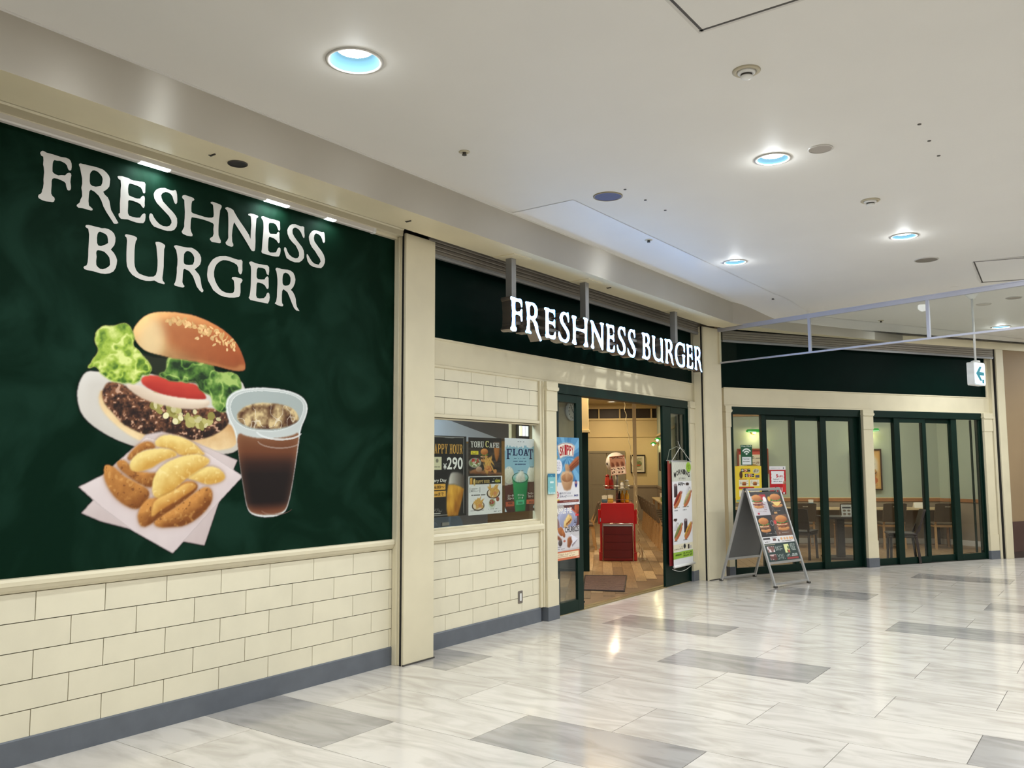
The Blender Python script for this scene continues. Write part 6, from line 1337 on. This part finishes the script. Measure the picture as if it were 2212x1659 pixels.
# ------------------------------------------------------------------ red cart with its rack and sign ball
ct = thing('red_cart', 'glossy red condiment cart with a chrome front rail just inside the entrance', 'cart', MIp(.255, 14.40, 0))
MB().prism_y([(-.29, .06), (.29, .06), (.29, .80), (.275, .84), (.275, .92), (.25, .945), (-.25, .945), (-.275, .92), (-.275, .84), (-.29, .80)], .0, .55).build('body', REDM, ct, bevel=.012)
MB().box(-.31, .31, -.02, .57, .0, .13).build('plinth', REDM, ct, bevel=.012); MB().box(-.315, .315, -.022, .575, .128, .142).build('plinth_band', REDM, ct, bevel=.004)
MB().box(-.32, -.285, -.01, .05, .60, .84).box(.285, .32, -.01, .05, .60, .84).build('corner_bumper', REDM, ct, bevel=.01)
MB().tube([(-.245, -.075, .0), (-.245, -.075, .615), (.245, -.075, .615), (.245, -.075, .0)], .010, 8).build('chrome_rail', CHROME, ct, smooth=True)
MB().box(-.235, .235, -.06, -.05, .05, .60).build('mesh_front', REDD, ct)
MB().box(-.235, .235, -.068, -.06, .57, .60).build('rail_strip', CHROME, ct)
for i in range(3):
    for j in range(4): MB().cbox(-.225 + i * .152, -.225 + i * .152 + .146, -.065, -.060, .06 + j * .125, .06 + j * .125 + .119, .004).build('panel', REDD, ct)
MB().box(-.29, -.275, -.012, .0, .64, .70).build('latch', CHROME, ct)
MB().tube([(0, .2, .94), (0, .2, 1.443)], .022, 12).build('pole', mat('pole_grey', rgb(128, 120, 112), .3, metal=.6, noise=.05), ct, smooth=True)
MB().tube([(.23 * math.cos(2 * PI * k / 24), .2 + .15 * math.sin(2 * PI * k / 24), 1.225) for k in range(24)], .006, 6, True).build('rack_rail', CHROME, ct, smooth=True)
MB().lathe([(.22, 1.165), (.22, 1.175)], 24, (0, .2, 0)).build('rack_tray', CHROME, ct)
MB().tube([(-.24, .03, 1.0), (.24, .03, 1.0)], .005, 6).tube([(-.24, .03, .945), (-.24, .03, 1.0)], .005, 6).tube([(.24, .03, .945), (.24, .03, 1.0)], .005, 6).build('tray_rail', CHROME, ct)
sb = thing('sign_ball', 'round white ball on top of the red cart pole', 'ball', MIp(.245, 14.6, 1.45))
MB().ball((0, 0, .165), .17, 28, 18).build('ball', mat('ball_white', rgb(228, 222, 214), .35, noise=.03), sb, smooth=True)
MB().box(-.16, -.13, -.095, -.09, .12, .16).box(.125, .15, -.115, -.11, .13, .155).build('print', DARKB, sb)
c = Canvas(50, 62, (216, 180, 166)); c.put(c.rm(.0, .0, 1, .09), (150, 92, 72)); c.put(c.rm(0, .12, 1, .5), (178, 130, 110))
for i in range(3):
    c.shaded(c.pm([(.05 + .32 * i, .56), (.08 + .32 * i, .30), (.22 + .32 * i, .34), (.30 + .32 * i, .56)], 1), (150, 90, 66), (70, 40, 34), 2)
    for j in range(2): c.put(c.rm(.07 + .31 * i, .62 + .18 * j, .31 + .31 * i, .76 + .18 * j), (238, 226, 216)); c.speck(c.rm(.08 + .31 * i, .64 + .18 * j, .29 + .31 * i, .75 + .18 * j), 5, (90, 54, 44), .04, .03, 30)
o = tag(c.sheet('menu_card', .25, .31, None, MIp(.165, 14.39, 1.40) @ Matrix.Rotation(math.radians(-6), 4, 'Y')), 'brown and cream menu card leaning in front of the white ball', 'card')
text('WORLD', .03, .22, .262, .30, (50, 32, 28), o, bold=.03)
def bottle(label, M, r, h, m_, capm, neck=.35, group=None, nm='bottle'):
    o = thing(nm, label, 'bottle', M, group)
    MB().lathe([(r * .92, 0), (r, .01), (r, h * .6), (r * .85, h * .7), (r * neck, h * .82), (r * neck, h * .86)], 16).build('body', m_, o, smooth=True)
    MB().lathe([(r * neck * 1.15, h * .85), (r * neck * 1.1, h * .93), (r * .12, h)], 14).build('cap', capm, o, smooth=True)
    return o
YEL = mat('mustard', rgb(214, 160, 20), .35, noise=.05); RED2 = mat('sauce_red', rgb(150, 24, 16), .3, noise=.1)
bottle('left yellow mustard bottle on the red cart', MIp(.345, 14.62, .946), .033, .20, YEL, YEL, group='mustard bottles'); bottle('right yellow mustard bottle on the red cart', MIp(.42, 14.60, .946), .034, .205, YEL, YEL, group='mustard bottles')
bottle('dark sauce bottle behind the mustard on the red cart', MIp(.30, 14.68, .946), .03, .19, DARKB, DARKB)
bottle('large red ketchup jar on the upper rack of the cart', MIp(.10, 14.56, 1.176), .045, .24, mat('ketchup', rgb(176, 60, 40), .25, noise=.15, nscale=20), RED2, .7); bottle('slim red hot sauce bottle on the upper rack', MIp(.17, 14.52, 1.176), .03, .22, RED2, RED2)
bottle('salt shaker with pale cap on the upper rack', MIp(.34, 14.53, 1.176), .028, .13, WHITEP, mat('shaker_cap', rgb(196, 180, 120), .3, noise=.05), .7); bottle('glass spice jar with white lid on the upper rack', MIp(.42, 14.56, 1.176), .036, .15, mat('spice', rgb(170, 160, 130), .2, noise=.2, nscale=20), WHITEP, .8)
def napkin(label, M, colr, h=.09):
    o = thing('napkin_box', label, 'napkin holder', M, 'napkin holders')
    MB().cbox(-.045, .045, -.04, .04, 0, h, .004).build('box', mat('napbox_%d_%d_%d' % colr, rgb(*colr), .45, noise=.05), o)
    mb = MB()
    for i in range(5):
        y = -.028 + i * .014; mb.prism_y([(-.04, h), (.04, h), (.045, h + .055 + .004 * (i % 2)), (0, h + .062), (-.045, h + .055)], y, y + .006)
    mb.build('napkins', PAPER, o)
napkin('blue napkin holder on the left of the red cart', MIp(.045, 14.5, .946), (90, 130, 150), .06); napkin('yellow napkin holder with tall white napkins on the red cart', MIp(.145, 14.5, .946), (216, 176, 60), .07)
# twisted wire that runs from the ceiling to the cart
wp = []
a0 = IP(.33, 14.75, 3.28); a1 = IP(.590, 14.75, 1.0); a2 = IP(.62, 14.7, .03)
for k in range(150):
    t = k / 149.0
    p = a0.lerp(a1, t / .6) if t < .6 else a1.lerp(a2, (t - .6) / .4)
    wp.append((p.x + .010 * math.cos(k * .9), p.y + .010 * math.sin(k * .9), p.z))
tag(MB().tube(wp, .007, 6).build('coiled_wire', mat('wire', rgb(206, 190, 150), .4, metal=.3, noise=.05), None, None, True), 'thin twisted wire running from the ceiling down beside the red cart', 'wire')
tag(MB().tube([IP(.66, 14.72, .01), IP(.66, 14.6, .20), IP(.67, 14.5, .10), IP(.70, 14.4, .01), IP(.645, 14.42, .01)], .008, 6).build('cable', mat('wire', rgb(206, 190, 150), .4, metal=.3), None, None, True), 'beige cable looped on the floor right of the red cart', 'cable')

# ------------------------------------------------------------------ chairs
def make_chair(name, label, group, leg, back, seatm):
    o = thing(name, label, 'chair', None, group)
    for sx in (-1, 1):
        MB().bar((sx * .19, -.19, 0), (sx * .175, -.175, .43), .032, .036).build('leg', leg, o)
        MB().bar((sx * .19, .24, 0), (sx * .175, .19, .45), .032, .038).bar((sx * .175, .19, .45), (sx * .18, .26, .60), .03, .036).build('leg', leg, o)
    MB().cbox(-.20, .20, -.21, .20, .40, .44, .01).build('seat_frame', leg, o)
    MB().prism_x([(-.22, .44), (-.225, .465), (-.20, .48), (.18, .475), (.20, .46), (.20, .44)], -.215, .215).build('seat', seatm, o, bevel=.01)
    mb = MB(); n_ = 8
    rows = []
    for i in range(6):
        z = .50 + .345 * i / 5.0
        rows.append([(-.205 + .41 * k / n_, .215 + .10 * (i / 5.0) + .022 * math.sin(PI * k / n_), z - (.012 if i == 5 and k in (0, n_) else 0)) for k in range(n_ + 1)])
    fr = [p for r_ in rows for p in r_]; bkv = [(p[0], p[1] + .032, p[2]) for p in fr]; N_ = len(fr); w_ = n_ + 1; fs_ = []
    for i in range(5):
        for k in range(n_):
            a = i * w_ + k; fs_.append((a, a + 1, a + w_ + 1, a + w_)); fs_.append((N_ + a + 1, N_ + a, N_ + a + w_, N_ + a + w_ + 1))
    edge_ = list(range(w_)) + [i * w_ + n_ for i in range(1, 6)] + [5 * w_ + k for k in range(n_ - 1, -1, -1)] + [i * w_ for i in range(4, 0, -1)]
    for i in range(len(edge_)):
        a, b = edge_[i], edge_[(i + 1) % len(edge_)]; fs_.append((b, a, N_ + a, N_ + b))
    mb.add(fr + bkv, fs_)
    b = mb.build('backrest', back, o, smooth=False)
    MB().box(-.045, .045, .345, .352, .775, .80).build('handle_slot', mat('slot', rgb(190, 180, 160), .5, noise=.05), b)
    return o
ch0 = make_chair('dining_chair', '', 'brown dining chairs along the side wall', OAK, CHAIRB, CHAIRB)
used = [False]
def chair(label, M, group='brown dining chairs along the side wall'):
    if not used[0]: used[0] = True; o = ch0; o.matrix_world = M
    else: o = copy_tree(ch0, None, M)
    o['label'] = label; o['group'] = group
    return o
# facing +u (towards the side wall): backrest on the -u side
FACE_U = math.radians(90)
names = ['nearest', 'second', 'third', 'fourth', 'fifth', 'sixth', 'seventh']
for i in range(7):
    chair('brown dining chair at the side counter, %s from the entrance' % names[i], MIp(1.29 - .012 * i, 16.42 + i * .80, 0, FACE_U))
chair('brown dining chair with oak legs left of the red cart, turned to the left table', MIp(-.36, 16.35, 0, math.radians(-90)), 'brown dining chairs at the left table')
chair('brown dining chair farther back at the left table', MIp(-.40, 17.15, 0, math.radians(-90)), 'brown dining chairs at the left table')
def table(label, M, w, d, topm, legm, h=.72, ped=False, name='dining_table'):
    o = thing(name, label, 'table', M)
    MB().cbox(-w / 2, w / 2, -d / 2, d / 2, h - .035, h, .004).build('table_top', topm, o, bevel=.004)
    if ped:
        MB().cbox(-.06, .06, -.06, .06, .03, h - .035, .004).build('pedestal', legm, o); MB().cbox(-.26, .26, -.26, .26, 0, .03, .008).build('foot', legm, o)
    else:
        for sx in (-1, 1):
            for sy in (-1, 1): MB().box(sx * (w / 2 - .05) - .025, sx * (w / 2 - .05) + .025, sy * (d / 2 - .05) - .025, sy * (d / 2 - .05) + .025, 0, h - .035).build('leg', legm, o)
    return o
TOP = mat('pale_table', rgb(214, 190, 146), .35, noise=.1, nscale=6, stretch=(1, 8, 1))
table('long pale counter table along the sage side wall', MIp(1.42, 19.5, 0), .22, 6.9, TOP, OAK)
table('pale table at the left behind the inner green pillar', MIp(-.95, 16.75, 0), .62, 1.5, TOP, DARKB)
table('long pale window-room table against the sage wall', MIp(4.6, 17.55, 0), 4.05, .58, TOP, DARKB)
table('small dark pedestal table close to the glass', MIp(3.98, 15.05, 0), .62, .6, DARKB, DARKB, h=.70, ped=True)
for i, (u, v) in enumerate(((3.78, 16.95), (4.62, 16.95), (5.40, 16.95), (6.32, 16.95))):
    chair('brown chair at the long window table, %s' % ('behind the A-frame', 'behind the small dark table', 'right of the cream post', 'farthest right')[i], MIp(u, v, 0, math.radians(180)), 'brown chairs at the long window table')
dk = make_chair('dining_chair', 'dark chair close to the glass, beside the small dark table', 'dark chairs by the glass', DARKB, DARKB, DARKB); dk.matrix_world = MIp(3.33, 14.95, 0, math.radians(150))
d2 = copy_tree(dk, None, MIp(4.80, 14.55, 0, math.radians(-100))); d2['label'] = 'dark chair by the glass half hidden behind the cream post'
napkin('blue napkin holder with white napkins on the long window table', MIp(4.08, 17.45, .72), (84, 134, 160), .10)
napkin('blue napkin holder beside the card stand near the cream post', MIp(4.20, 15.10, .70), (70, 110, 160), .10)
c = Canvas(40, 50, (226, 226, 222)); c.put(c.rm(.08, .18, .92, .32), (60, 60, 60)); c.lines(.08, .06, .8, .12, 1, (140, 140, 140))
for i in range(2):
    for j in range(2): c.put(c.em(.28 + .42 * i, .5 + .28 * j, .16, .08), (130, 110, 90)); c.lines(.12 + .42 * i, .59 + .28 * j, .42 + .42 * i, .63 + .28 * j, 1, (120, 120, 120))
cs = thing('card_stand', 'small white menu card standing on the dark table', 'card', MIp(3.98, 14.9, .70)); c.sheet('card', .17, .20, cs, Matrix.Rotation(math.radians(-10), 4, 'X')); MB().box(0, .17, .0, .05, 0, .012).build('foot', WHITEP, cs)
tag(MB().prism_x([(0, 0), (.12, 0), (.06, .10)], 0, .20).build('table_card', PAPER, None, MIp(6.05, 17.5, .72)), 'folded white table card at the right end of the long window table', 'card')
for i in range(6):
    o = thing('condiment_jar', 'small jar on the side counter, %s from the entrance' % names[i], 'jar', MIp(1.40 + .03 * (i % 2), 17.3 + .75 * i, .72), 'jars on the side counter')
    MB().lathe([(.035, 0), (.04, .01), (.04, .08), (.03, .10)], 14).build('jar_body', (mat('jar_green', rgb(140, 150, 70), .25, noise=.1), mat('jar_pale', rgb(210, 200, 170), .25, noise=.1))[i % 2], o, smooth=True); MB().lathe([(.034, .10), (.034, .125)], 14).build('lid', WHITEP, o)
    pk = MB()
    for j in range(3): pk.prism_y([(-.03, .12), (.03, .12), (.035, .17), (-.035, .17)], -.012 + j * .01, -.006 + j * .01)
    pk.build('napkins', PAPER, o)
# mat and door wedge
mt = thing('door_mat', 'brown ribbed door mat on the plank floor inside the entrance', 'mat', T(0, 0, 0))
MATM = mat('mat_brown', rgb(120, 92, 78), .85, noise=.25, nscale=40)
MA = [(9.42, 5.72), (9.60, 5.24), (10.94, 5.93), (10.62, 6.42)]
MB().prism_z(MA, 0, .008).build('mat_body', MATM, mt); MB().tube([(p[0], p[1], .008) for p in MA], .010, 6, True).build('mat_edge', DARKB, mt)
rb = MB()
for k in range(1, 16):
    t = k / 16.0; a = Vector(MA[0]).lerp(Vector(MA[3]), t); b = Vector(MA[1]).lerp(Vector(MA[2]), t)
    rb.bar((a.x, a.y, .010), (b.x, b.y, .010), .012, .006)
rb.build('mat_ribs', MATM, mt)
tag(MB().prism_z([(8.32, 5.30), (8.62, 5.22), (8.45, 5.42)], 0, .02).build('door_wedge', BLACK), 'black rubber wedge on the floor beside the open door', 'door wedge')

# ------------------------------------------------------------------ kitchen behind the window
struct(MB().box(5.5, 10.5, 8.6, 8.7, 0, 3.0).box(5.5, 5.6, 5.06, 8.7, 0, 3.0).build('wall_kitchen', mat('kitchen_grey', rgb(112, 112, 112), .6, noise=.08)))
struct(MB().box(5.5, 7.7, 5.06, 8.7, -.06, -.01).build('floor_kitchen', GREYD))
struct(MB().box(5.5, 7.65, 5.2, 8.7, 3.0, 3.05).build('ceiling_kitchen', WHITEP))
hd_ = thing('exhaust_hood', 'white-blue lit metal kitchen hood behind the window posters', 'hood', T(7.2, 6.5, 1.85))
MB().prism_y([(-.9, -.15), (1.45, .07), (.55, .25), (-.2, .32), (-.9, .36)], 0, .9).build('canopy', mat('hood_steel', rgb(206, 216, 226), .35, metal=.3, noise=.04), hd_)
MB().prism_y([(.55, .25), (1.45, .07), (2.1, .05), (2.1, .45), (.4, .45)], .02, .9).build('hood_side', mat('hood_dark', rgb(96, 96, 98), .5, noise=.06), hd_)
cm = thing('drink_machine', 'blue-grey domed drink machine at the lower left of the window', 'machine', T(6.10, 5.25, 0))
MB().box(-.36, .36, 0, .45, .4, .98).build('cabinet', mat('machine_dark', rgb(66, 70, 76), .4, noise=.06), cm, bevel=.02)
MB().prism_y([(.34 * math.cos(PI * k / 14), .98 + .17 * math.sin(PI * k / 14) ** .7 if 0 < k < 14 else .98) for k in range(15)], .0, .42).build('dome_lid', mat('machine_blue', rgb(116, 136, 160), .25, noise=.06, coat=.3), cm, smooth=False)
MB().box(.02, .12, -.012, 0, 1.02, 1.05).build('badge', WHITEP, cm); MB().ball((-.10, -.0, 1.02), .07, 16, 10, 1, .3, .7).build('spout', mat('machine_blue', rgb(116, 136, 160), .25), cm, smooth=True)
ms = thing('menu_light_box', 'three lit narrow menu strips over the counter seen through the window', 'menu board', T(7.86, 5.57, 1.905))
for i in range(3): MB().box(i * .062 - .02, i * .062 + .02, 0, .012, 0, .115).build('menu_strip', emis('menu_glow_%d' % i, ((1, .95, .6, 1), (.95, .9, 1, 1), (.95, 1, .95, 1))[i], 1.1), ms)
MB().box(-.06, .18, .012, .022, -.08, .2).build('strip_back', DARKB, ms)
struct(MB().box(6.0, 10.4, 8.0, 8.1, 0, 1.9).build('wall_counter_back', mat('kitchen_blue', rgb(104, 114, 128), .5, noise=.25, nscale=3)))
ck = thing('wall_clock', 'round white wall clock seen through the left door pane', 'clock', T(8.93, 5.58, 2.235))
MB().lathe([(.115, 0), (.115, -.03), (.105, -.035), (.10, -.028)], 32, axis='y').build('clock_case', WHITEP, ck, smooth=True)
MB().lathe([(.10, -.02), (.10, -.029)], 32, axis='y').build('clock_face', PAPER, ck)
for k in range(12):
    a = 2 * PI * k / 12; MB().box(-.005, .005, -.031, -.029, .075, .092).build('hour_mark', BLACK, ck, Matrix.Rotation(a, 4, 'Y'))
MB().box(-.004, .004, -.033, -.031, -.01, .06).build('hour_hand', BLACK, ck, Matrix.Rotation(2.2, 4, 'Y')); MB().box(-.003, .003, -.035, -.033, -.01, .085).build('minute_hand', BLACK, ck, Matrix.Rotation(-.6, 4, 'Y'))
struct(MB().box(7.72, 9.05, 5.60, 5.64, 1.75, 3.3).build('wall_clock_panel', mat('lattice_beige', rgb(196, 178, 136), .6, noise=.1, nscale=20)))
